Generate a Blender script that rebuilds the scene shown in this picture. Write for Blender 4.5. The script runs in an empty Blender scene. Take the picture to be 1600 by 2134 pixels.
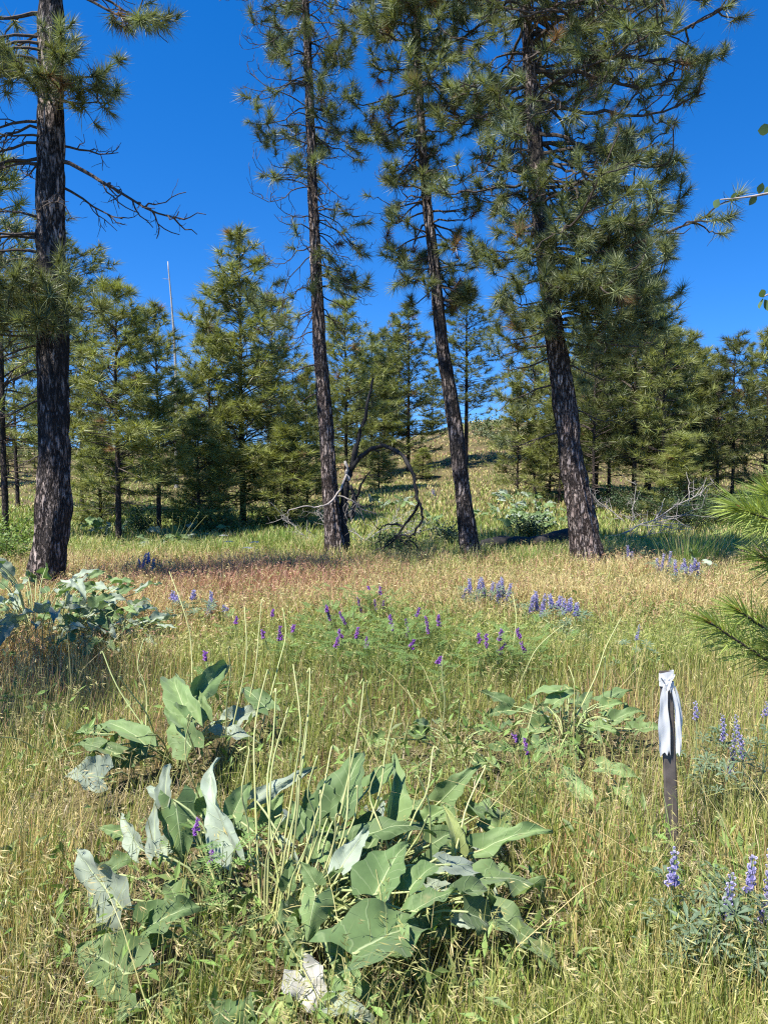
import bpy, math
import numpy as np
from mathutils import Vector

# ------------------------------------------------------------------ camera, sky, sun, exposure
scene = bpy.context.scene
C = scene.collection
PI = math.pi
F = 1603.0                      # focal length in pixels of the 1600 x 2134 photograph
HORIZON = 985.0
CAM_Z = 1.6
PITCH = -math.atan((1067.0 - HORIZON) / F)
cam_data = bpy.data.cameras.new("camera")
cam = bpy.data.objects.new("camera", cam_data)
C.objects.link(cam)
cam_data.sensor_fit = 'VERTICAL'
cam_data.sensor_height = 24.0
cam_data.lens = 24.0 * F / 2134.0
cam_data.clip_start = 0.05
cam_data.clip_end = 3000
cam.location = (0, 0, CAM_Z)
cam.rotation_euler = (PI / 2 + PITCH, 0, 0)
scene.camera = cam

SUN_EL = math.radians(59)
SUN_AZ = math.atan2(-0.78, -0.62)          # from +Y, clockwise: left of and slightly behind the camera
sun_dir = Vector((math.sin(SUN_AZ) * math.cos(SUN_EL), math.cos(SUN_AZ) * math.cos(SUN_EL), math.sin(SUN_EL)))
world = bpy.data.worlds.new("World")
scene.world = world
world.use_nodes = True
wn = world.node_tree
sky = wn.nodes.new("ShaderNodeTexSky")
sky.sky_type = 'NISHITA'
sky.sun_disc = False
sky.sun_elevation = SUN_EL
sky.sun_rotation = SUN_AZ % (2 * PI)
sky.altitude = 2200
sky.air_density = 1.0
sky.dust_density = 0.05
sky.ozone_density = 2.6
hs = wn.nodes.new("ShaderNodeHueSaturation")
hs.inputs['Hue'].default_value = 0.508
hs.inputs['Saturation'].default_value = 1.38
bg = wn.nodes["Background"]
bg.inputs[1].default_value = 0.116
# very clear mountain air: the pale band at the horizon lies below the skyline
tcw = wn.nodes.new("ShaderNodeTexCoord")
lift = wn.nodes.new("ShaderNodeVectorMath"); lift.operation = 'ADD'; lift.inputs[1].default_value = (0, 0, 0.10)
nmz = wn.nodes.new("ShaderNodeVectorMath"); nmz.operation = 'NORMALIZE'
wn.links.new(tcw.outputs['Generated'], lift.inputs[0]); wn.links.new(lift.outputs[0], nmz.inputs[0]); wn.links.new(nmz.outputs[0], sky.inputs[0])
wn.links.new(sky.outputs[0], hs.inputs['Color'])
wn.links.new(hs.outputs[0], bg.inputs[0])

sl = bpy.data.lights.new("sun", 'SUN')
sl.energy = 4.8
sl.angle = math.radians(0.53)
sl.color = (1.0, 0.95, 0.86)
so = bpy.data.objects.new("sun", sl)
C.objects.link(so)
so.rotation_euler = sun_dir.to_track_quat('Z', 'Y').to_euler()
so.location = (-20, -10, 30)

vs = scene.view_settings
vs.view_transform = 'Standard'
vs.look = 'None'
vs.gamma = 1.0
vs.use_curve_mapping = False
vs.exposure = 1.15
scene.render.engine = 'CYCLES'
cy = scene.cycles
cy.max_bounces = 4
cy.diffuse_bounces = 2
cy.glossy_bounces = 2
cy.transmission_bounces = 4
cy.transparent_max_bounces = 4
cy.caustics_reflective = False
cy.caustics_refractive = False
cy.use_denoising = False
cy.use_adaptive_sampling = False
cy.sample_clamp_indirect = 4.0
cy.pixel_filter_type = 'BLACKMAN_HARRIS'
cy.filter_width = 1.2

# ------------------------------------------------------------------ pixel <-> place helpers
cp, sp = math.cos(PITCH), math.sin(PITCH)
def ray(px, py):
    a = (px - 800.0) / F; b = (1067.0 - py) / F
    return np.array([a, cp - b * sp, sp + b * cp])
def at_Y(px, py, Y):
    d = ray(px, py); t = Y / d[1]
    return np.array([d[0] * t, Y, CAM_Z + d[2] * t])
def at_z(px, py, z):
    d = ray(px, py); t = (z - CAM_Z) / d[2]
    return np.array([d[0] * t, d[1] * t, z])
def sstep(a, b, x):
    t = np.clip((x - a) / (b - a), 0, 1)
    return t * t * (3 - 2 * t)
def terrain(x, y):
    x = np.asarray(x, float); y = np.asarray(y, float)
    H = 3.9 + 2.5 * sstep(-4, 10, x)
    z = H * sstep(15, 78, y)
    z = z - 3.0 * sstep(120, 400, y)
    r = np.sqrt(x * x + y * y)
    b = 0.035 * np.sin(1.9 * x + .7 * y) * np.sin(1.3 * y - .4 * x + 1) + 0.02 * np.sin(4.3 * x + 1.1) * np.sin(3.7 * y + .3)
    z = z + b + sstep(15, 40, r) * (0.22 * np.sin(.31 * x + .2 * y + 1) * np.sin(.27 * y - .11 * x) + 0.1 * np.sin(.9 * x) * np.sin(.8 * y + 2))
    return z
def on_ground(px, py):
    d = ray(px, py); t = 1.0
    for _ in range(4000):
        x, y, z = d[0] * t, d[1] * t, CAM_Z + d[2] * t
        if z < float(terrain(x, y)): break
        t *= 1.0025
    return np.array([d[0] * t, d[1] * t, float(terrain(d[0] * t, d[1] * t))])

# ------------------------------------------------------------------ mesh helpers
class MB:
    """collects vertices, triangles, quads, a colour and a uv per vertex"""
    def __init__(s):
        s.v = []; s.t = []; s.q = []; s.c = []; s.u = []; s.n = 0
    def add(s, v, tris=None, quads=None, col=(1, 1, 1), uv=None):
        v = np.asarray(v, np.float32).reshape(-1, 3); m = len(v)
        s.v.append(v)
        if tris is not None and len(tris): s.t.append(np.asarray(tris, np.int64).reshape(-1, 3) + s.n)
        if quads is not None and len(quads): s.q.append(np.asarray(quads, np.int64).reshape(-1, 4) + s.n)
        c = np.asarray(col, np.float32)
        s.c.append(np.broadcast_to(c, (m, 3)) if c.ndim == 1 else c.reshape(m, 3))
        s.u.append(np.zeros((m, 2), np.float32) if uv is None else np.asarray(uv, np.float32).reshape(m, 2))
        s.n += m
        return s
    def mesh(s, name, mat, smooth=False):
        me = bpy.data.meshes.new(name)
        if s.n == 0: return me
        V = np.concatenate(s.v)
        T = np.concatenate(s.t) if s.t else np.zeros((0, 3), np.int64)
        Q = np.concatenate(s.q) if s.q else np.zeros((0, 4), np.int64)
        me.vertices.add(len(V)); me.vertices.foreach_set("co", np.ascontiguousarray(V, np.float32).ravel())
        nl = T.size + Q.size; nf = len(T) + len(Q)
        me.loops.add(nl); me.polygons.add(nf)
        me.loops.foreach_set("vertex_index", np.concatenate([T.ravel(), Q.ravel()]).astype(np.int32))
        me.polygons.foreach_set("loop_start", np.concatenate([np.arange(len(T)) * 3, T.size + np.arange(len(Q)) * 4]).astype(np.int32))
        me.polygons.foreach_set("use_smooth", np.full(nf, bool(smooth)))
        a = me.attributes.new("tint", 'FLOAT_COLOR', 'POINT')
        col = np.ones((len(V), 4), np.float32); col[:, :3] = np.concatenate(s.c)
        a.data.foreach_set("color", col.ravel())
        a = me.attributes.new("along", 'FLOAT2', 'POINT')
        a.data.foreach_set("vector", np.ascontiguousarray(np.concatenate(s.u)).ravel())
        me.update(calc_edges=True)
        me.validate()
        if mat is not None: me.materials.append(mat)
        return me
    def build(s, name, mat, parent=None, smooth=False, kind=None, label=None, cat=None, group=None):
        o = bpy.data.objects.new(name, s.mesh(name, mat, smooth))
        C.objects.link(o)
        if parent is not None: o.parent = parent
        return tag(o, label, cat, group, kind)
def tag(o, label=None, cat=None, group=None, kind=None):
    if label: o["label"] = label
    if cat: o["category"] = cat
    if group: o["group"] = group
    if kind: o["kind"] = kind
    return o
def empty(name, loc, label=None, cat=None, group=None):
    o = bpy.data.objects.new(name, None)
    o.empty_display_size = 0.2
    o.location = [float(k) for k in loc]
    C.objects.link(o)
    return tag(o, label, cat, group)
def nrm(a):
    a = np.asarray(a, float)
    return a / (np.linalg.norm(a, axis=-1, keepdims=True) + 1e-9)
def tube(mb, P, R, sides=6, col=(1, 1, 1), cap=True):
    P = np.asarray(P, float); n = len(P); R = np.broadcast_to(np.asarray(R, float), (n,))
    d = np.gradient(P, axis=0); d = nrm(d)
    ref = np.array([0.31, 0.17, 0.93]) if abs(d[0] @ np.array([0.31, 0.17, 0.93])) < .9 else np.array([1., 0, 0])
    s = nrm(np.cross(d, ref)); u = np.cross(s, d)
    a = np.linspace(0, 2 * PI, sides, endpoint=False)
    V = P[:, None, :] + R[:, None, None] * (np.cos(a)[None, :, None] * s[:, None, :] + np.sin(a)[None, :, None] * u[:, None, :])
    i = np.arange(n - 1)[:, None] * sides; j = np.arange(sides)[None, :]; k = (j + 1) % sides
    q = np.stack([i + j, i + k, i + sides + k, i + sides + j], -1).reshape(-1, 4)
    V = V.reshape(-1, 3); t = None
    c = np.asarray(col, float)
    if c.ndim == 2: c = np.repeat(c, sides, axis=0)
    if cap:
        V = np.concatenate([V, P[-1:]]); b = (n - 1) * sides
        t = [(b + m, b + (m + 1) % sides, n * sides) for m in range(sides)]
        if c.ndim == 2: c = np.concatenate([c, c[-1:]])
    mb.add(V, t, q, c, np.stack([np.zeros(len(V)), np.linspace(0, 1, len(V))], -1))
def smooth_path(P, n):
    """Catmull-Rom through the points, n samples"""
    P = np.asarray(P, float); m = len(P)
    E = np.concatenate([2 * P[:1] - P[1:2], P, 2 * P[-1:] - P[-2:-1]])
    t = np.linspace(0, m - 1 - 1e-6, n); i = t.astype(int); f = (t - i)[:, None]
    a, b, c, d = E[i], E[i + 1], E[i + 2], E[i + 3]
    return .5 * (2 * b + (c - a) * f + (2 * a - 5 * b + 4 * c - d) * f ** 2 + (3 * b - a - 3 * c + d) * f ** 3)
def hash3(i, j, k):
    h = (i * 374761393 + j * 668265263 + k * 2147483647) & 0xffffffff
    h = ((h ^ (h >> 13)) * 1274126177) & 0xffffffff
    return ((h ^ (h >> 16)) & 0xffff) / 65535.0
def vnoise(p):
    p = np.asarray(p, float); i = np.floor(p).astype(np.int64); f = p - i; f = f * f * (3 - 2 * f)
    r = 0
    for dx in (0, 1):
        for dy in (0, 1):
            for dz in (0, 1):
                w = (f[..., 0] if dx else 1 - f[..., 0]) * (f[..., 1] if dy else 1 - f[..., 1]) * (f[..., 2] if dz else 1 - f[..., 2])
                r = r + w * hash3(i[..., 0] + dx, i[..., 1] + dy, i[..., 2] + dz)
    return r
def gnoise(x, y, s, seed=0):
    return vnoise(np.stack([np.asarray(x) * s + seed * 17.3, np.asarray(y) * s - seed * 5.1, np.full(np.shape(x), seed * 3.7)], -1))

# ------------------------------------------------------------------ materials
def new_mat(name):
    m = bpy.data.materials.new(name); m.use_nodes = True
    nt = m.node_tree
    return m, nt, nt.nodes["Principled BSDF"], nt.nodes["Material Output"]
def nd(nt, kind, **kw):
    n = nt.nodes.new(kind)
    for k, v in kw.items(): setattr(n, k, v)
    return n
def foliage_mat(name, rough=0.5, trans=0.25, spec=0.4, noise=0.0, tcol=(1.15, 1.2, .6)):
    m, nt, b, out = new_mat(name)
    at = nd(nt, "ShaderNodeAttribute", attribute_name="tint")
    src = at.outputs['Color']
    if noise:
        tx = nd(nt, "ShaderNodeTexNoise"); tx.inputs['Scale'].default_value = 60
        mr = nd(nt, "ShaderNodeMapRange"); mr.inputs[3].default_value = 1 - noise; mr.inputs[4].default_value = 1 + noise
        nt.links.new(tx.outputs[0], mr.inputs[0])
        mx = nd(nt, "ShaderNodeVectorMath", operation='SCALE')
        nt.links.new(src, mx.inputs[0]); nt.links.new(mr.outputs[0], mx.inputs['Scale']); src = mx.outputs[0]
    nt.links.new(src, b.inputs['Base Color'])
    b.inputs['Roughness'].default_value = rough
    b.inputs['Specular IOR Level'].default_value = spec
    if trans:
        tr = nd(nt, "ShaderNodeBsdfTranslucent")
        mu = nd(nt, "ShaderNodeVectorMath", operation='MULTIPLY'); mu.inputs[1].default_value = tcol
        nt.links.new(src, mu.inputs[0]); nt.links.new(mu.outputs[0], tr.inputs[0])
        ms = nd(nt, "ShaderNodeMixShader"); ms.inputs[0].default_value = trans
        nt.links.new(b.outputs[0], ms.inputs[1]); nt.links.new(tr.outputs[0], ms.inputs[2])
        nt.links.new(ms.outputs[0], out.inputs[0])
    return m
def bark_mat(name, plate, plate2, dark, scale=(16, 16, 5), char=0.45, rough=.85):
    m, nt, b, out = new_mat(name)
    tc = nd(nt, "ShaderNodeTexCoord")
    mp = nd(nt, "ShaderNodeMapping"); mp.inputs['Scale'].default_value = scale
    nt.links.new(tc.outputs['Object'], mp.inputs[0])
    no = nd(nt, "ShaderNodeTexNoise"); no.inputs['Scale'].default_value = 1.3; no.inputs['Detail'].default_value = 4
    nt.links.new(mp.outputs[0], no.inputs[0])
    wp = nd(nt, "ShaderNodeVectorMath", operation='MULTIPLY_ADD'); wp.inputs[1].default_value = (2.2, 2.2, 2.2)
    nt.links.new(no.outputs['Color'], wp.inputs[0]); nt.links.new(mp.outputs[0], wp.inputs[2])
    vo = nd(nt, "ShaderNodeTexVoronoi", feature='DISTANCE_TO_EDGE'); vo.inputs['Scale'].default_value = 1.0
    nt.links.new(wp.outputs[0], vo.inputs['Vector'])
    vc = nd(nt, "ShaderNodeTexVoronoi"); vc.inputs['Scale'].default_value = 1.0
    nt.links.new(wp.outputs[0], vc.inputs['Vector'])
    r1 = nd(nt, "ShaderNodeValToRGB")
    r1.color_ramp.elements[0].position = .04; r1.color_ramp.elements[0].color = (*dark, 1)
    r1.color_ramp.elements[1].position = .3; r1.color_ramp.elements[1].color = (1, 1, 1, 1)
    nt.links.new(vo.outputs['Distance'], r1.inputs[0])
    mixp = nd(nt, "ShaderNodeMix", data_type='RGBA'); mixp.inputs[6].default_value = (*plate, 1); mixp.inputs[7].default_value = (*plate2, 1)
    sx = nd(nt, "ShaderNodeSeparateColor"); nt.links.new(vc.outputs['Color'], sx.inputs[0]); nt.links.new(sx.outputs[0], mixp.inputs[0])
    mul = nd(nt, "ShaderNodeMix", data_type='RGBA', blend_type='MULTIPLY'); mul.inputs[0].default_value = 1
    nt.links.new(mixp.outputs[2], mul.inputs[6]); nt.links.new(r1.outputs[0], mul.inputs[7])
    # soot left by a ground fire, in ragged patches that thin out with height
    n2 = nd(nt, "ShaderNodeTexNoise"); n2.inputs['Scale'].default_value = 1.1; n2.inputs['Detail'].default_value = 6; n2.inputs['Roughness'].default_value = .7
    nt.links.new(tc.outputs['Object'], n2.inputs[0])
    mr = nd(nt, "ShaderNodeMapRange"); mr.inputs[1].default_value = 1 - char - .06; mr.inputs[2].default_value = 1 - char + .1
    nt.links.new(n2.outputs[0], mr.inputs[0])
    chm = nd(nt, "ShaderNodeMath", operation='MULTIPLY'); chm.inputs[1].default_value = .88
    nt.links.new(mr.outputs[0], chm.inputs[0])
    mc = nd(nt, "ShaderNodeMix", data_type='RGBA'); mc.inputs[7].default_value = (.022, .020, .019, 1)
    nt.links.new(chm.outputs[0], mc.inputs[0]); nt.links.new(mul.outputs[2], mc.inputs[6])
    nt.links.new(mc.outputs[2], b.inputs['Base Color'])
    b.inputs['Roughness'].default_value = rough
    b.inputs['Specular IOR Level'].default_value = .25
    bu = nd(nt, "ShaderNodeBump"); bu.inputs['Strength'].default_value = .9; bu.inputs['Distance'].default_value = .03
    nt.links.new(r1.outputs[0], bu.inputs['Height']); nt.links.new(bu.outputs[0], b.inputs['Normal'])
    return m
def plain_mat(name, col, rough=.8, noise=.35, scale=25, spec=.3, tint=False):
    m, nt, b, out = new_mat(name)
    tc = nd(nt, "ShaderNodeTexCoord")
    tx = nd(nt, "ShaderNodeTexNoise"); tx.inputs['Scale'].default_value = scale; tx.inputs['Detail'].default_value = 5
    nt.links.new(tc.outputs['Object'], tx.inputs[0])
    mr = nd(nt, "ShaderNodeMapRange"); mr.inputs[1].default_value = .25; mr.inputs[2].default_value = .75
    mr.inputs[3].default_value = 1 - noise; mr.inputs[4].default_value = 1 + noise
    nt.links.new(tx.outputs[0], mr.inputs[0])
    mx = nd(nt, "ShaderNodeVectorMath", operation='SCALE'); mx.inputs[0].default_value = col
    if tint:
        at = nd(nt, "ShaderNodeAttribute", attribute_name="tint"); nt.links.new(at.outputs['Color'], mx.inputs[0])
    nt.links.new(mr.outputs[0], mx.inputs['Scale']); nt.links.new(mx.outputs[0], b.inputs['Base Color'])
    b.inputs['Roughness'].default_value = rough; b.inputs['Specular IOR Level'].default_value = spec
    bu = nd(nt, "ShaderNodeBump"); bu.inputs['Strength'].default_value = .4; bu.inputs['Distance'].default_value = .01
    nt.links.new(tx.outputs[0], bu.inputs['Height']); nt.links.new(bu.outputs[0], b.inputs['Normal'])
    return m

M_bark = bark_mat("ponderosa_bark", (.50, .41, .36), (.27, .20, .175), (.05, .04, .035), scale=(19, 19, 4.6), char=.44)
M_bark_black = bark_mat("scorched_pine_bark", (.52, .43, .38), (.24, .18, .155), (.03, .025, .022), scale=(17, 17, 4.2), char=.51)
M_bark_far = bark_mat("young_pine_bark", (.16, .12, .10), (.09, .07, .06), (.2, .2, .2), scale=(20, 20, 7), char=.5)
M_branch = plain_mat("pine_branch_bark", (.075, .058, .046), .85, .5, 30)
M_needle = foliage_mat("pine_needles", rough=.45, trans=.3, spec=.45, tcol=(1.1, 1.1, .5))
M_grass = foliage_mat("grass_blades", rough=.45, trans=.35, spec=.4, tcol=(1.05, 1.1, .7))
M_stem = foliage_mat("green_stems", rough=.55, trans=0, spec=.3)
M_petal = foliage_mat("flower_petals", rough=.6, trans=.3, spec=.2, tcol=(1, 1, 1))
M_herb = foliage_mat("herb_leaves", rough=.55, trans=.25, spec=.35)
M_char = plain_mat("charred_wood", (.026, .024, .023), .8, .5, 40)
M_grey = plain_mat("weathered_grey_wood", (.30, .27, .235), .85, .4, 40, tint=True)

def leaf_material():
    m, nt, b, out = new_mat("balsamroot_leaf")
    at = nd(nt, "ShaderNodeAttribute", attribute_name="tint")
    uv = nd(nt, "ShaderNodeAttribute", attribute_name="along")
    s = nd(nt, "ShaderNodeSeparateXYZ"); nt.links.new(uv.outputs['Vector'], s.inputs[0])
    def math_(op, a=None, b_=None, va=None, vb=None):
        n = nd(nt, "ShaderNodeMath", operation=op)
        if a is not None: nt.links.new(a, n.inputs[0])
        if b_ is not None: nt.links.new(b_, n.inputs[1])
        if va is not None: n.inputs[0].default_value = va
        if vb is not None: n.inputs[1].default_value = vb
        return n.outputs[0]
    au = math_('ABSOLUTE', s.outputs[0])
    rib = nd(nt, "ShaderNodeMapRange"); rib.inputs[1].default_value = .012; rib.inputs[2].default_value = .05; rib.inputs[3].default_value = 1; rib.inputs[4].default_value = 0
    nt.links.new(au, rib.inputs[0])
    # side veins sweep forward from the midrib
    nv = nd(nt, "ShaderNodeTexNoise"); nv.inputs['Scale'].default_value = 16
    tcv = nd(nt, "ShaderNodeTexCoord"); nt.links.new(tcv.outputs['Object'], nv.inputs[0])
    wob = math_('MULTIPLY', nv.outputs[0], vb=.16)
    k = math_('MULTIPLY', math_('ADD', math_('SUBTRACT', s.outputs[1], math_('MULTIPLY', math_('POWER', au, vb=.8), vb=.2)), wob), vb=6.5)
    fr = math_('ABSOLUTE', math_('SUBTRACT', math_('FRACT', k), vb=.5))
    sv = nd(nt, "ShaderNodeMapRange"); sv.inputs[1].default_value = .0; sv.inputs[2].default_value = .07; sv.inputs[3].default_value = .32; sv.inputs[4].default_value = 0
    nt.links.new(fr, sv.inputs[0])
    vein = math_('MAXIMUM', rib.outputs[0], sv.outputs[0])
    tx = nd(nt, "ShaderNodeTexNoise"); tx.inputs['Scale'].default_value = 14; tx.inputs['Detail'].default_value = 6
    tc = nd(nt, "ShaderNodeTexCoord"); nt.links.new(tc.outputs['Object'], tx.inputs[0])
    mr = nd(nt, "ShaderNodeMapRange"); mr.inputs[1].default_value = .3; mr.inputs[2].default_value = .7; mr.inputs[3].default_value = .82; mr.inputs[4].default_value = 1.18
    nt.links.new(tx.outputs[0], mr.inputs[0])
    sc = nd(nt, "ShaderNodeVectorMath", operation='SCALE'); nt.links.new(at.outputs['Color'], sc.inputs[0]); nt.links.new(mr.outputs[0], sc.inputs['Scale'])
    mx = nd(nt, "ShaderNodeMix", data_type='RGBA'); mx.inputs[7].default_value = (.44, .52, .27, 1)
    vm = math_('MULTIPLY', vein, vb=.8); nt.links.new(vm, mx.inputs[0]); nt.links.new(sc.outputs[0], mx.inputs[6])
    # withered blotches here and there
    n4 = nd(nt, "ShaderNodeTexNoise"); n4.inputs['Scale'].default_value = 9; n4.inputs['Detail'].default_value = 8; n4.inputs['Roughness'].default_value = .7
    nt.links.new(tc.outputs['Object'], n4.inputs[0])
    m4 = nd(nt, "ShaderNodeMapRange"); m4.inputs[1].default_value = .62; m4.inputs[2].default_value = .72; m4.inputs[4].default_value = .55
    nt.links.new(n4.outputs[0], m4.inputs[0])
    mx0 = mx; mx = nd(nt, "ShaderNodeMix", data_type='RGBA'); mx.inputs[7].default_value = (.30, .24, .11, 1)
    nt.links.new(m4.outputs[0], mx.inputs[0]); nt.links.new(mx0.outputs[2], mx.inputs[6])
    nt.links.new(mx.outputs[2], b.inputs['Base Color'])
    b.inputs['Roughness'].default_value = .62; b.inputs['Specular IOR Level'].default_value = .3
    b.inputs['Sheen Weight'].default_value = .15
    bu = nd(nt, "ShaderNodeBump"); bu.inputs['Strength'].default_value = .5; bu.inputs['Distance'].default_value = .006
    ad = math_('ADD', tx.outputs[0], vein)
    nt.links.new(ad, bu.inputs['Height']); nt.links.new(bu.outputs[0], b.inputs['Normal'])
    tr = nd(nt, "ShaderNodeBsdfTranslucent")
    mu = nd(nt, "ShaderNodeVectorMath", operation='MULTIPLY'); mu.inputs[1].default_value = (1.0, 1.25, .5)
    nt.links.new(mx.outputs[2], mu.inputs[0]); nt.links.new(mu.outputs[0], tr.inputs[0])
    ms = nd(nt, "ShaderNodeMixShader"); ms.inputs[0].default_value = .2
    nt.links.new(b.outputs[0], ms.inputs[1]); nt.links.new(tr.outputs[0], ms.inputs[2]); nt.links.new(ms.outputs[0], out.inputs[0])
    return m
M_leaf = leaf_material()
low_spots = []

def ground_material():
    m, nt, b, out = new_mat("dry_soil_and_litter")
    tc = nd(nt, "ShaderNodeTexCoord")
    n1 = nd(nt, "ShaderNodeTexNoise"); n1.inputs['Scale'].default_value = .35; n1.inputs['Detail'].default_value = 5
    n2 = nd(nt, "ShaderNodeTexNoise"); n2.inputs['Scale'].default_value = 45; n2.inputs['Detail'].default_value = 6
    for n in (n1, n2): nt.links.new(tc.outputs['Object'], n.inputs[0])
    r = nd(nt, "ShaderNodeValToRGB")
    r.color_ramp.elements[0].position = .3; r.color_ramp.elements[0].color = (.15, .11, .065, 1)
    r.color_ramp.elements[1].position = .7; r.color_ramp.elements[1].color = (.13, .12, .05, 1)
    nt.links.new(n1.outputs[0], r.inputs[0])
    mr = nd(nt, "ShaderNodeMapRange"); mr.inputs[1].default_value = .3; mr.inputs[2].default_value = .7; mr.inputs[3].default_value = .35; mr.inputs[4].default_value = 1.35
    nt.links.new(n2.outputs[0], mr.inputs[0])
    sc = nd(nt, "ShaderNodeVectorMath", operation='SCALE'); nt.links.new(r.outputs[0], sc.inputs[0]); nt.links.new(mr.outputs[0], sc.inputs['Scale'])
    nt.links.new(sc.outputs[0], b.inputs['Base Color'])
    b.inputs['Roughness'].default_value = .95; b.inputs['Specular IOR Level'].default_value = .1
    bu = nd(nt, "ShaderNodeBump"); bu.inputs['Strength'].default_value = .8; bu.inputs['Distance'].default_value = .03
    nt.links.new(n2.outputs[0], bu.inputs['Height']); nt.links.new(bu.outputs[0], b.inputs['Normal'])
    return m
M_ground = ground_material()

# ------------------------------------------------------------------ ground
def ground():
    def axis(lim, n, p=2.6):
        t = np.linspace(-1, 1, n); return np.sign(t) * np.abs(t) ** p * lim
    xs = axis(700, 191); ys = np.concatenate([np.linspace(-60, -2, 12), np.linspace(-1.5, 24, 120), 24 + (np.linspace(0.004, 1, 110)) ** 2.2 * 1000])
    X, Y = np.meshgrid(xs, ys); Z = terrain(X, Y)
    V = np.stack([X, Y, Z], -1).reshape(-1, 3); nx = len(xs); ny = len(ys)
    i = np.arange(ny - 1)[:, None] * nx; j = np.arange(nx - 1)[None, :]
    q = np.stack([i + j, i + j + 1, i + nx + j + 1, i + nx + j], -1).reshape(-1, 4)
    MB().add(V, None, q).build("ground", M_ground, smooth=True, kind="structure", label="dry grassy ground of the clearing rising to a low hill")
ground()

# ------------------------------------------------------------------ pines
def needles(mb, pos, axis, scale, col, rng, n=60, L=(.15, .23), w=.006, spread=1.0, back=.14, droop=.02):
    """n single-triangle needles for every tuft, fanned round the twig axis"""
    N = len(pos)
    if N == 0: return
    pos = np.asarray(pos, float); axis = nrm(axis); scale = np.asarray(scale, float); col = np.asarray(col, float)
    r = nrm(rng.normal(size=(N, n, 3)))
    t = rng.random((N, n, 1))
    d = nrm(axis[:, None, :] * (.25 + .75 * t) + r * spread * (.95 - .3 * t))
    base = pos[:, None, :] - axis[:, None, :] * (1 - t) * back * scale[:, None, None]
    ln = rng.uniform(L[0], L[1], (N, n, 1)) * scale[:, None, None]
    tip = base + d * ln; tip[..., 2] -= droop * rng.random((N, n))
    s = nrm(np.cross(d, rng.normal(size=(N, n, 3)))) * (w * .5) * scale[:, None, None] ** .5
    mid = base * .45 + tip * .55; mid[..., 2] += .012
    V = np.stack([base - s * .8, base + s * .8, tip], 2).reshape(-1, 3)
    c = np.repeat(col[:, None, :] * rng.uniform(.75, 1.25, (N, n, 1)), 3, axis=1).reshape(-1, 3)
    mb.add(V, np.arange(N * n * 3).reshape(-1, 3), None, c)

def needle_colour(rng, n, dead=.0, base=(.235, .27, .09)):
    k = rng.random((n, 1))
    c = np.array(base) * (.65 + .65 * k) + np.array([.045, .03, .0]) * rng.random((n, 1))
    dd = rng.random(n) < dead
    c[dd] = np.array([.26, .15, .085])
    return c

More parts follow.
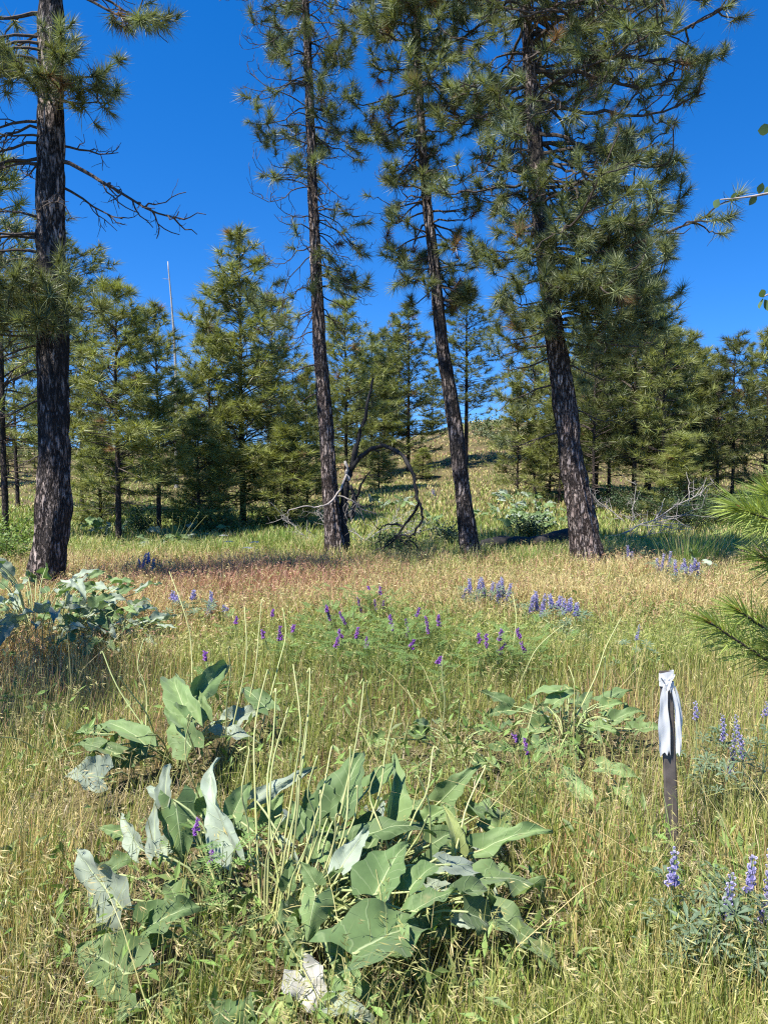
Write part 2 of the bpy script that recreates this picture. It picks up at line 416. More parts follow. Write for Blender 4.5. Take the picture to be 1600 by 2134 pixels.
def gen_pine(seed, H, R, cb, whorl=.34, per=5, nn=46, w=.021, droop=.0, tuft_step=.27, dead_low=8, base=(.235, .27, .09), top_pow=.72, L=(.21, .34), lean=.02):
    """trunk, branches and crown meshes of one young or far pine, H metres tall, standing at the origin"""
    rng = np.random.default_rng(seed)
    tk, br, cr = MB(), MB(), MB()
    zz = np.linspace(-.15, H, 16); wob = rng.normal(0, lean, (16, 2)).cumsum(0) * .35
    P = np.column_stack([wob, zz]); r0 = .0068 * H + .014
    Rr = r0 * np.clip(1 - zz / (H * 1.02), 0.02, 1) ** .85; Rr[0] *= 1.35
    tube(tk, P, Rr, 9)
    tp, ta, ts = [], [], []
    z = cb * H
    while z < H - .12:
        t = (z - cb * H) / (H - cb * H)
        prof = min(1.0, .55 + 2.2 * t) * (1 - t) ** top_pow
        for k in range(per if t < .8 else 4):
            az = rng.uniform(0, 2 * PI); Lb = R * prof * rng.uniform(.45, 1.2) + .14
            el = math.radians(rng.normal(20 + 30 * t ** 1.2, 14) - droop)
            c0 = np.array([np.interp(z, zz, P[:, 0]), np.interp(z, zz, P[:, 1]), z + rng.uniform(-.2, .2)])
            n = 6; s = np.linspace(0, 1, n)
            elv = el - .22 * np.sin(s * PI) + .5 * s ** 2
            st = np.stack([np.cos(az + .25 * np.sin(3 * s + az)) * np.cos(elv), np.sin(az + .25 * np.sin(3 * s + az)) * np.cos(elv), np.sin(elv)], -1) * (Lb / (n - 1))
            pts = np.concatenate([c0[None], c0 + np.cumsum(st[:-1], 0)])
            tube(br, pts, np.linspace(.011 + .006 * Lb, .004, n), 4)
            nt = max(2, int(Lb / tuft_step * .75))
            for q in range(nt):
                f = 1 - (q / nt) * .8 if q else 1.0
                f = min(1, f + rng.uniform(-.04, .04)); i = f * (n - 1); i0 = min(int(i), n - 2)
                p = pts[i0] + (pts[i0 + 1] - pts[i0]) * (i - i0)
                dd = nrm(pts[i0 + 1] - pts[i0])
                if q == 0:
                    tp.append(p); ta.append(dd + np.array([0, 0, .25])); ts.append(1.05)
                else:
                    for sg in (-1, 1):
                        if rng.random() < .2: continue
                        sd = nrm(np.cross(dd, [0, 0, 1])) * sg
                        tl = rng.uniform(.12, .34) * (.5 + .5 * min(1, Lb)) * (1.35 - f * .6)
                        e = p + (dd * .55 + sd * .8 + np.array([0, 0, rng.uniform(-.1, .35)])) * tl
                        tube(br, np.stack([p, e]), [.005, .003], 3)
                        tp.append(e); ta.append(nrm(e - p) + np.array([0, 0, .25])); ts.append(rng.uniform(.65, 1.1))
        z += whorl * rng.uniform(.75, 1.25)
    for k in range(dead_low):
        z = rng.uniform(.12, max(.2, cb)) * H; az = rng.uniform(0, 2 * PI); Lb = rng.uniform(.25, .8) * R
        s = np.linspace(0, 1, 5)[:, None]
        pts = np.array([0, 0, z]) + s * np.array([math.cos(az) * Lb, math.sin(az) * Lb, -.12 * Lb]) + rng.normal(0, .03, (5, 3)) * s
        tube(br, pts, np.linspace(.012, .004, 5), 4)
    top = P[-1]
    for k in range(5):
        tp.append(top + np.array([rng.normal(0, .03), rng.normal(0, .03), -.02 - .14 * k])); ta.append(np.array([0, 0, 1.]) + rng.normal(0, .1, 3)); ts.append(.95)
    needles(cr, tp, ta, ts, needle_colour(rng, len(tp), .01, base), rng, nn, L=L, w=w)
    return tk.mesh("trunk", M_bark_far, True), br.mesh("branches", M_branch), cr.mesh("crown", M_needle)

VARIANTS = {}
def variants():
    V = VARIANTS
    V['sap'] = (4.2, gen_pine(11, 4.2, 1.0, .06, nn=34, whorl=.24, per=6))
    V['y1'] = (6.5, gen_pine(12, 6.5, 1.75, .07, per=6, whorl=.27))
    V['y2'] = (8.0, gen_pine(13, 8.0, 1.85, .20, per=7, whorl=.28))
    V['y3'] = (9.0, gen_pine(14, 9.0, 2.05, .09, per=7, whorl=.28))
    V['y4'] = (8.0, gen_pine(24, 8.0, 1.6, .24, per=6, whorl=.30, dead_low=12, top_pow=.6))
    V['thin'] = (7.0, gen_pine(15, 7.0, 1.3, .28, nn=36, per=5, whorl=.34, dead_low=16))
    V['dark'] = (6.5, gen_pine(16, 6.5, 1.7, .24, nn=38, per=6, whorl=.30, dead_low=16, base=(.10, .13, .05)))  # needle colour darkened to stand in for the big pine's shade
    V['tall'] = (12.0, gen_pine(17, 12.0, 2.1, .30, nn=34, per=6, whorl=.34, w=.026, top_pow=.5, base=(.15, .185, .07), tuft_step=.28, L=(.22, .34)))
    V['far'] = (10.0, gen_pine(18, 10.0, 2.1, .12, nn=26, per=7, whorl=.34, w=.034, top_pow=.62, base=(.165, .20, .07), tuft_step=.28, L=(.24, .36)))
variants()
def place_pine(var, px, Y, top, width, label, rot=0.0, group=None, base_row=None):
    """stand a copy of a variant on the ground at depth Y below pixel column px, its tip at pixel row top"""
    H0, (tk, br, cr) = VARIANTS[var]
    if base_row is not None:
        g = on_ground(px, base_row)
    else:
        x = (px - 800) / F * Y / (cp - 0 * sp); g = np.array([x, Y, float(terrain(x, Y))])
        g[0] = (px - 800) / F * (Y / cp)
    H = at_Y(px, top, g[1])[2] - g[2]
    root = empty("pine_tree", g, label, "pine tree", group)
    s = H / H0
    root.scale = (width * 1.18 * s ** .5, width * 1.18 * s ** .5, s)
    root.rotation_euler = (0, 0, rot)
    for nm, me in (("trunk", tk), ("branches", br), ("crown", cr)):
        o = bpy.data.objects.new(nm, me); C.objects.link(o); o.parent = root
        if nm != "trunk": o["kind"] = "stuff"
    return root

# ---- hero pines
class Hero:
    def __init__(s, label, base, pts, widths, Y, ztop, seed, group="tall scorched pines around the clearing"):
        s.rng = np.random.default_rng(seed); s.Y = Y; s.seed = seed
        g = on_ground(*base) if Y is None else None
        if g is not None: s.Y = g[1]
        K = [at_Y(px, py, s.Y) for px, py in pts]
        gz = float(terrain(K[0][0], s.Y)); K[0][2] = gz - .12
        s.root = empty("ponderosa_pine", (K[0][0], s.Y, gz), label, "pine tree", group)
        s.off = np.array([K[0][0], s.Y, gz])
        d = (K[-1] - K[-2]) / np.linalg.norm(K[-1] - K[-2])
        Rr = [wd * .46 * s.Y / F for wd in widths]
        up = max(.3, ztop - K[-1][2]); n0 = K[-1]
        for f in (.35, .7, 1.0):
            K.append(n0 + d * up * f); Rr.append(Rr[len(widths) - 1] * (1 - .93 * f))
        K = np.array(K)
        n = 170
        P = smooth_path(K, n); R = np.interp(P[:, 2], K[:, 2], Rr)
        R[:1] *= 1.1
        h = P[:, 2] - gz
        R = R * (1 + .35 * np.exp(-np.clip(h, 0, 9) / .22))
        sides = 54
        a = np.linspace(0, 2 * PI, sides, endpoint=False)
        ca, sa = np.cos(a), np.sin(a)
        q = np.stack(np.broadcast_arrays(ca[None, :] * 3.2 + seed, sa[None, :] * 3.2, P[:, 2:3] * 1.5), -1)
        q2 = np.stack(np.broadcast_arrays(ca[None, :] * 8.5, sa[None, :] * 8.5 + seed, P[:, 2:3] * 2.6), -1)
        disp = 1 + .2 * (vnoise(q) - .5) + .3 * (np.abs(vnoise(q2) - .5) * 2 - .4)
        V = P[:, None, :] + (R[:, None] * disp)[..., None] * np.stack(np.broadcast_arrays(ca[None, :], sa[None, :], 0 * P[:, 2:3]), -1)
        mb = MB(); i = np.arange(n - 1)[:, None] * sides; j = np.arange(sides)[None, :]; k = (j + 1) % sides
        mb.add(V.reshape(-1, 3) - s.off, None, np.stack([i + j, i + k, i + sides + k, i + sides + j], -1).reshape(-1, 4))
        mb.build("trunk", M_bark_black if seed in (1, 3) else M_bark, s.root, smooth=True)
        s.P, s.R = P, R
        s.tp, s.ta, s.ts, s.tc = [], [], [], []
    def at(s, z): return np.array([np.interp(z, s.P[:, 2], s.P[:, i]) for i in range(3)])
    def z(s, row): return at_Y(800, row, s.Y)[2]
    def branch(s, z, az, L, el=0., droop=.25, upturn=.5, live=1.0, twigs=None, r=None, wig=.25, sub=.42, start=.25, sc=1.0, dens=1.0):
        rng = s.rng; mb = MB()
        o = s.at(z); o = o + np.array([math.cos(az), math.sin(az), 0]) * np.interp(z, s.P[:, 2], s.R) * .6
        def poly(o, az, el, L, n, wig, droop, upturn):
            st = np.linspace(0, 1, n - 1)
            a = az + np.cumsum(rng.normal(0, wig, n - 1)) * .8
            e = el - droop * np.sin(st * PI * .9) * 1.3 + upturn * st ** 2 + rng.normal(0, wig * .7, n - 1)
            d = np.stack([np.cos(a) * np.cos(e), np.sin(a) * np.cos(e), np.sin(e)], -1) * (L / (n - 1))
            return np.concatenate([o[None], o + np.cumsum(d, 0)]), a, e
        r = r or (.010 + .0095 * L)
        n = max(7, int(L * 7))
        pts, a, e = poly(o, az, el, L, n, wig * .6, droop, upturn)
        tube(mb, pts - s.off, np.linspace(1, .3, n) * r, 6)
        def tuft(p, d, k=1.0):
            s.tp.append(p); s.ta.append(d); s.ts.append(k * sc * rng.uniform(.68, 1.18))
        if rng.random() < live: 
            tuft(pts[-1], pts[-1] - pts[-2])
            if rng.random() < .7: tuft(pts[-2], pts[-1] - pts[-2] + np.array([0, 0, .02]), .9)
        tw = twigs if twigs is not None else max(3, int(L * 6 * dens))
        for q in range(tw):
            f = start + (1 - start) * (q + rng.random()) / tw; i = min(f, .97) * (n - 1); i0 = int(i)
            p = pts[i0] + (pts[i0 + 1] - pts[i0]) * (i - i0); ai = a[min(i0, n - 2)]
            sg = 1 if q % 2 else -1
            tl = L * sub * rng.uniform(.45, 1.1) * (1.15 - .6 * f) + .12
            m = max(5, int(tl * 12))
            tpt, ta, te = poly(p, ai + sg * rng.uniform(.5, 1.25), e[min(i0, n - 2)] + rng.normal(.1, .35), tl, m, wig * 1.5, droop * rng.uniform(-.3, 1.5), upturn * rng.uniform(.3, 1.6))
            tube(mb, tpt - s.off, np.linspace(1, .45, m) * max(.0045, r * .45), 4)
            lv = rng.random() < live
            if lv:
                tuft(tpt[-1], tpt[-1] - tpt[-2])
                if tl > .45 and rng.random() < .5: tuft(tpt[-2], tpt[-1] - tpt[-2], .85)
            for g in range(1 + int(tl * 3 * dens)):
                i1 = rng.integers(1, m - 1); gl = rng.uniform(.1, .32) * min(1, tl * 1.6)
                gp, ga, ge = poly(tpt[i1], ta[min(i1, m - 2)] + rng.choice([-1, 1]) * rng.uniform(.5, 1.2), te[min(i1, m - 2)] + rng.normal(.1, .4), gl, 4, wig * 1.4, droop, upturn)
                tube(mb, gp - s.off, np.linspace(.0048, .0028, 4), 3)
                if lv and rng.random() < .45 or rng.random() < live * .1: tuft(gp[-1], gp[-1] - gp[-2], .95)
        mb.build("branch", M_branch, s.root)
    def finish(s, nn=64, w=.0125, dead=.02, base=(.175, .215, .10)):
        mb = MB(); rng = s.rng
        if s.tp:
            needles(mb, np.array(s.tp) - s.off, np.array(s.ta), s.ts, needle_colour(rng, len(s.tp), dead, base), rng, nn, L=(.165, .265), w=w, back=.13)
        mb.build("crown", M_needle, s.root, kind="stuff")
        print(s.root["label"], "tufts", len(s.tp))

def hero_trees():
    # --- the thick scorched trunk at the picture's left edge
    t = Hero("thick scorched pine with dead drooping branches at the left of the clearing", (92, 1238),
             [(86, 1242), (104, 1150), (115, 1050), (113, 900), (108, 700), (106, 400), (107, 200), (108, 0)], [78, 76, 73, 67, 62, 58, 53, 48], None, 13.0, 1)
    D = math.radians
    t.branch(t.z(335), D(-8), 1.75, D(-18), .25, .35, live=0, twigs=13, wig=.3, r=.028)
    t.branch(t.z(385), D(12), .95, D(-25), .2, .3, live=0, twigs=6)
    t.branch(t.z(410), D(-40), .8, D(-20), .2, .3, live=0, twigs=5)
    t.branch(t.z(300), D(25), .75, D(-5), .2, .4, live=0, twigs=6)
    for row, az, L, lv in ((270, 175, 1.0, .1), (300, 200, 1.1, 0), (325, 165, .9, 0), (345, 215, .9, 0), (290, 235, .8, .1), (255, 190, 1.1, .3), (330, 185, 1.1, 0), (310, 150, .8, 0)):
        t.branch(t.z(row), D(az), L, D(-5), .3, .5, live=lv, twigs=8, wig=.35)
    for row, az, L in ((190, -35, .8), (170, -70, .85), (150, -110, .95), (110, -140, 1.05), (130, 185, 1.1), (80, -165, 1.2), (60, 160, 1.1), (200, -95, .85), (165, -15, .9), (215, -25, .75), (120, -60, .7), (230, -50, .7), (140, -125, 1.0), (95, 200, 1.2), (170, 205, 1.0)):
        t.branch(t.z(row), D(az), L, D(0), .3, .5, live=.9, twigs=6, dens=.65)
    t.branch(t.z(-25), D(-5), 1.35, D(-12), .25, .1, live=.6, twigs=6)
    t.branch(t.z(-60), D(20), 1.4, D(-15), .25, .2, live=.7, twigs=7)
    t.branch(t.z(30), D(185), .9, D(0), .2, .4, live=.3, twigs=4, r=.03)
    t.branch(t.z(455), D(178), .9, D(18), .1, -.2, live=.2, twigs=4)
    for row, az, L in ((560, -150, 1.2), (590, -120, 1.05), (520, 190, 1.2), (610, -95, .95), (570, -170, 1.25), (640, -60, .8), (625, -140, 1.15), (655, 200, 1.2), (540, -135, 1.2), (600, 170, 1.1), (650, -110, 1.0), (665, -165, 1.1), (500, -165, 1.1), (635, -20, .6), (680, -130, .9)):
        t.branch(t.z(row + 25 * math.sin(row)), D(az), L * 1.1, D(2), .3, .6, live=.9, twigs=5, dens=.6)
    for k in range(8):
        t.branch(t.z(600 + 14 * k), D(-90 + 30 * math.sin(k * 2.1)), .75, D(-4), .25, .6, live=1.0, twigs=3, dens=.5)
    for row, az, L in ((770, 185, .8), (830, 170, .7), (720, 205, .9), (945, 175, .35)):
        t.branch(t.z(row), D(az), L, D(-12), .3, .5, live=0, twigs=5)
    for k in range(22):
        t.branch(8.6 + k * .19, t.rng.uniform(0, 2 * PI), t.rng.uniform(1.0, 1.7), D(8), .2, .5, live=.8, twigs=5, dens=.6)
    t.finish(nn=80, w=.0125)

    # --- the slim pine left of the middle
    t = Hero("slim leaning pine with sparse tufted crown, beside the arched dead snag", (700, 1166),
             [(703, 1168), (690, 1050), (680, 900), (668, 740), (656, 500), (647, 250), (637, 0)], [44, 35, 32, 28, 23, 19, 15], None, 12.6, 2)
    r = t.rng
    row = 640
    while row > -130:
        h = (640 - row) / 640
        for k in range(r.integers(3, 5)):
            az = r.uniform(0, 2 * PI); left = math.cos(az) < .15
            L = r.uniform(.75, 1.45) * (1.0 if left else .8) * (1 if row > 60 else 1.25)
            lv = (.1 if row > 600 else .3 if row > 480 else .38) + (.32 if left else -.12)
            if row < 130: lv += .25
            t.branch(t.z(row), az, L, D(r.uniform(-28, 8)) if row > 430 else D(r.uniform(-22, 22)), .35, .85 if lv > .4 else .2, live=lv if r.random() < .52 else 0, dens=.75, wig=.45, r=.013)
        row -= r.uniform(17, 27)
    for row, az in ((655, 10), (690, 185), (760, 200), (820, 170)):
        t.branch(t.z(row), D(az), r.uniform(.35, .7), D(-10), .3, .3, live=0, twigs=4)
    t.branch(t.z(570), D(-8), .8, D(-15), .2, .4, live=.9, twigs=4)
    t.finish(nn=85)

    # --- the pine right of the middle
    t = Hero("slender dark pine leaning left, right of the middle, at the end of the charred log", (984, 1168),
             [(984, 1170), (968, 1050), (946, 880), (922, 720), (905, 560), (886, 380), (872, 180), (866, 0)], [42, 36, 33, 27, 24, 20, 17, 14], None, 12.4, 3)
    r = t.rng; row = 625
    while row > -140:
        mid = 270 < row < 480
        for k in range(r.integers(2, 5)):
            az = r.uniform(0, 2 * PI)
            L = r.uniform(.5, .95) if row > 480 else r.uniform(.6, 1.15) if mid else r.uniform(.8, 1.45)
            t.branch(t.z(row), az, L, D(r.uniform(-15, 12)), .3, .7, live=(.26 if mid else .78), dens=.85, wig=.38)
        row -= r.uniform(18, 26)
    t.finish(nn=85, dead=.035)

    # --- the big pine on the right
    t = Hero("big leaning pine with wide crown and low green boughs on the right", (1228, 1190),
             [(1230, 1192), (1212, 1090), (1190, 950), (1170, 800), (1150, 650), (1124, 430), (1108, 200), (1092, 0)], [72, 60, 53, 47, 42, 35, 28, 22], None, 13.0, 4)
    r = t.rng
    for row in range(720, 470, -13):
        for k in range(2):
            az = r.uniform(-1.9, .6) if r.random() < .72 else r.uniform(0, 2 * PI)
            right = math.cos(az) > .2
            L = r.uniform(1.3, 2.5) if right else r.uniform(.8, 1.35)
            if row > 640: L *= .75
            t.branch(t.z(row), az, L, D(r.uniform(-8, 10)), .25, .45, live=.9, dens=.62, wig=.3, start=.3)
    for k in range(15):
        t.branch(t.z(505 + 14 * k), D(-95 + 48 * math.sin(k * 1.9)), r.uniform(.8, 1.35), D(-2), .25, .5, live=.95, twigs=5, dens=.5)
    t.branch(t.z(545), D(-6), 2.6, D(4), .1, .25, live=.95, twigs=9, dens=.6)
    for rw, azd, ln, e0 in ((40, -4, 3.7, 6), (85, 6, 3.2, 2), (-30, 0, 3.9, 4), (150, -8, 2.9, 4), (215, 3, 2.7, 0), (300, -5, 2.4, 2), (390, 2, 2.0, 0)):
        t.branch(t.z(rw), D(azd), ln, D(e0), .12, .35, live=.9, twigs=9, dens=.6, wig=.3, start=.45)
    t.branch(t.z(500), D(4), 2.2, D(6), .1, .5, live=.95, twigs=9, dens=.6)
    row = 470
    while row > -150:
        low = row > 330
        for k in range(r.integers(2, 5)):
            az = r.uniform(0, 2 * PI); right = math.cos(az) > 0
            L = (r.uniform(1.0, 1.9) if low else r.uniform(1.3, 2.5)) if right else r.uniform(.9, 1.7)
            if row < 90: L *= 1.3 if right else 1.05
            t.branch(t.z(row), az, L, D(r.uniform(-14, 14)), .32, .6, live=(.38 if low else .6), dens=.7, wig=.42, start=.3)
        row -= r.uniform(17, 25)
    for row, az in ((760, -10), (800, 180), (850, 20), (745, 200), (900, 170)):
        t.branch(t.z(row), D(az), r.uniform(.5, 1.2), D(-10), .3, .4, live=.15, twigs=5)
    t.finish(nn=85, dead=.015)

    # --- a neighbour standing just outside the picture on the left, whose shade falls on the grass below the first trunk
    t = Hero("small pine with low boughs standing just outside the clearing at far left", (0, 0),
             [(-1250, 1600), (-1250, 1000), (-1250, 500), (-1250, 100)], [60, 52, 44, 30], 3.75, 4.9, 6)
    r = t.rng
    for k in range(46):
        z = 1.9 + k * .075
        t.branch(z, r.uniform(0, 2 * PI), r.uniform(1.1, 1.7) * (1 - .55 * k / 46), D(0), .25, .5, live=.7, twigs=7, dens=.6)
    t.finish(nn=26, w=.016)
hero_trees()

# ------------------------------------------------------------------ pines standing behind the clearing
def background_pines():
    g1 = "young pines standing behind the clearing"
    P = [  # variant, column, base row, top row, width, label, turn
        ('thin', 14, 1128, 330, 1.0, "pine with thin bare lower trunk at the far left edge", 0.3),
        ('thin', 38, 1062, 640, 1.0, "small-trunked pine between the left edge and the thick scorched trunk", 1.3),
        ('tall', 138, 1075, 425, 1.15, "tall dark pine directly behind the thick scorched trunk", 2.1),
        ('thin', 172, 1066, 640, .9, "slim pine just right of the thick scorched trunk", 4.0),
        ('y2', 250, 1132, 588, 1.02, "bushy green pine whose trunk is second from the thick scorched trunk", 5.1),
        ('y4', 332, 1120, 640, .9, "young pine with leaning trunk left of the white bare snag", 0.9),
        ('y1', 440, 1100, 640, .8, "young pine pressed against the left of the tallest young pine", 3.0),
        ('y3', 505, 1098, 478, 1.12, "tallest young pine of the green group left of the slim leaning pine", 2.5),
        ('y4', 568, 1082, 615, .95, "young pine on the right flank of the tallest young pine", 4.4),
        ('y1', 640, 1092, 760, .75, "short pine touching the slim leaning pine on its left", 1.2),
        ('y2', 722, 1040, 618, 1.05, "pine with pointed spindly top behind the arched dead snag", 2.2),
        ('y3', 775, 1000, 700, 1.1, "dense green pine behind the dead snag's arch", 5.5),
        ('far', 850, 985, 640, 1.2, "broad dense pine in the middle distance left of the grassy hill path", 0.4),
        ('tall', 970, 972, 590, 1.25, "tall open pine on the hillside behind the slender dark pine", 1.9),
        ('y4', 1112, 1036, 650, .95, "light green pine between the slender dark pine and the big leaning pine", 3.7),
        ('y1', 1165, 1050, 720, .85, "young pine half hidden behind the big leaning pine's trunk", 0.2),
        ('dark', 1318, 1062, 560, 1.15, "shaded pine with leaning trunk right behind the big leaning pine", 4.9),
        ('thin', 1268, 1050, 690, 1.0, "thin young pine nearest the big leaning pine on its right", 5.7),
        ('thin', 1378, 1072, 640, 1.05, "young pine with pale bare lower twigs above the brush pile", 2.9),
        ('y1', 1430, 1050, 690, .95, "light green young pine between the shaded pines on the right", 1.0),
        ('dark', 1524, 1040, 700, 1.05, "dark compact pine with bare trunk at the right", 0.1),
        ('y1', 1592, 1040, 690, 1.0, "young pine cut by the right edge of the picture", 3.3),
        ('dark', 1235, 1066, 700, .95, "shaded low-boughed pine touching the big leaning pine's right side"),  # this and the next two dark pines added to fill in shade
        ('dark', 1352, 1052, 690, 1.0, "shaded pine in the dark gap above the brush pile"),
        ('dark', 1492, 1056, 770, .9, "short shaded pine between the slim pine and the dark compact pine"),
        ('y1', 1078, 1032, 800, .8, "short bushy pine on the right side of the hill gap"),
        ('sap', 212, 1098, 905, 1.3, "knee-branched sapling between the slim pine and the bushy green pine"),
        ('sap', 418, 1112, 880, 1.3, "low sapling under the tallest young pine's left side"),
        ('sap', 602, 1102, 890, 1.3, "low sapling left of the slim leaning pine"),
        ('sap', 1412, 1085, 905, 1.3, "low sapling behind the right end of the brush pile"),
        ('thin', 1462, 1046, 730, .9, "slim pine just left of the dark compact pine", 4.2),
    ]
    for q in P:
        v, px, base, top, wd, lab = q[:6]
        place_pine(v, px, None, top, wd, lab, q[6] if len(q) > 6 else px * .37, g1, base_row=base)
    rng = np.random.default_rng(77)
    g2 = "distant pines along the skyline"
    marks = [(-900, "meadow outside the picture"), (0, "left edge"), (105, "thick scorched trunk"), (362, "white bare snag"), (505, "tallest young pine"), (672, "slim leaning pine"), (775, "arched dead snag"), (935, "slender dark pine"), (1175, "big leaning pine"), (1320, "brush pile"), (1524, "dark compact pine"), (1600, "right edge"), (2500, "meadow outside the picture")]
    words_ = ["first", "second", "third", "fourth", "fifth", "sixth", "seventh", "eighth"]; nth = {}
    for px, Y, top in sorted(((20, 40, 860), (75, 46, 830), (105, 34, 800), (205, 44, 850), (235, 36, 800), (300, 42, 830), (372, 38, 790), (410, 46, 840), (470, 40, 800), (600, 42, 800), (560, 38, 760),
                       (660, 44, 790), (690, 50, 800), (745, 52, 720), (800, 48, 690), (818, 56, 660), (900, 66, 770), (1075, 74, 800), (1110, 60, 740), (1160, 46, 700), (1215, 40, 690), (1245, 52, 720),
                       (1300, 42, 680), (1350, 46, 700), (1400, 38, 690), (1440, 46, 720), (1490, 42, 740), (1560, 44, 720), (1610, 38, 730), (1650, 42, 700), (-30, 36, 780), (1345, 30, 640), (1240, 29, 600))):
        lo = [m for m in marks if m[0] <= px][-1]; hi = [m for m in marks if m[0] > px][0]
        nth[lo] = nth.get(lo, -1) + 1
        place_pine('far' if rng.random() < .8 else 'tall', px, Y, top, rng.uniform(.8, 1.1), "%s distant skyline pine from the %s towards the %s" % (words_[nth[lo]], lo[1], hi[1]), rng.uniform(0, 6.28), g2)
    # small seedlings on the slope
    for px, row, top, lab in ((790, 1018, 930, "small round pine sapling below the dense pine, behind the snag's arch"), (1145, 1030, 900, "small pine sapling at the foot of the hill, left of the big leaning pine"), (880, 1000, 935, "tiny pine sapling on the slope right of the snag's arch")):
        place_pine('sap', px, None, top, 1.25, lab, px * .1, None, base_row=row)
background_pines()

def bare_snag():
    g = on_ground(368, 1015); b = at_Y(366, 760, g[1]); t = at_Y(350, 545, g[1])
    P = smooth_path(np.array([g - [0, 0, .1], (g + b) / 2 + [.03, 0, 0], b, (b + t) / 2 + [.03, 0, 0], t]), 24)
    mb = MB(); tube(mb, P - g, np.linspace(.10, .022, 24), 8, (.36, .34, .31))
    root = empty("dead_snag", g, "bare white dead tree trunk rising above the young pines on the left", "dead tree")
    mb.build("trunk", M_grey, root, smooth=True)
    rng = np.random.default_rng(3)
    for k in range(9):
        i = rng.integers(9, 22); az = rng.uniform(0, 6.28); L = rng.uniform(.15, .5)
        s = np.linspace(0, 1, 5)[:, None]
        q = P[i] + s * np.array([math.cos(az), math.sin(az) * .6, rng.uniform(-.3, .2)]) * L
        mb = MB(); tube(mb, q - g, np.linspace(.011, .004, 5), 4, (.4, .37, .33)); mb.build("branch", M_grey, root)
bare_snag()

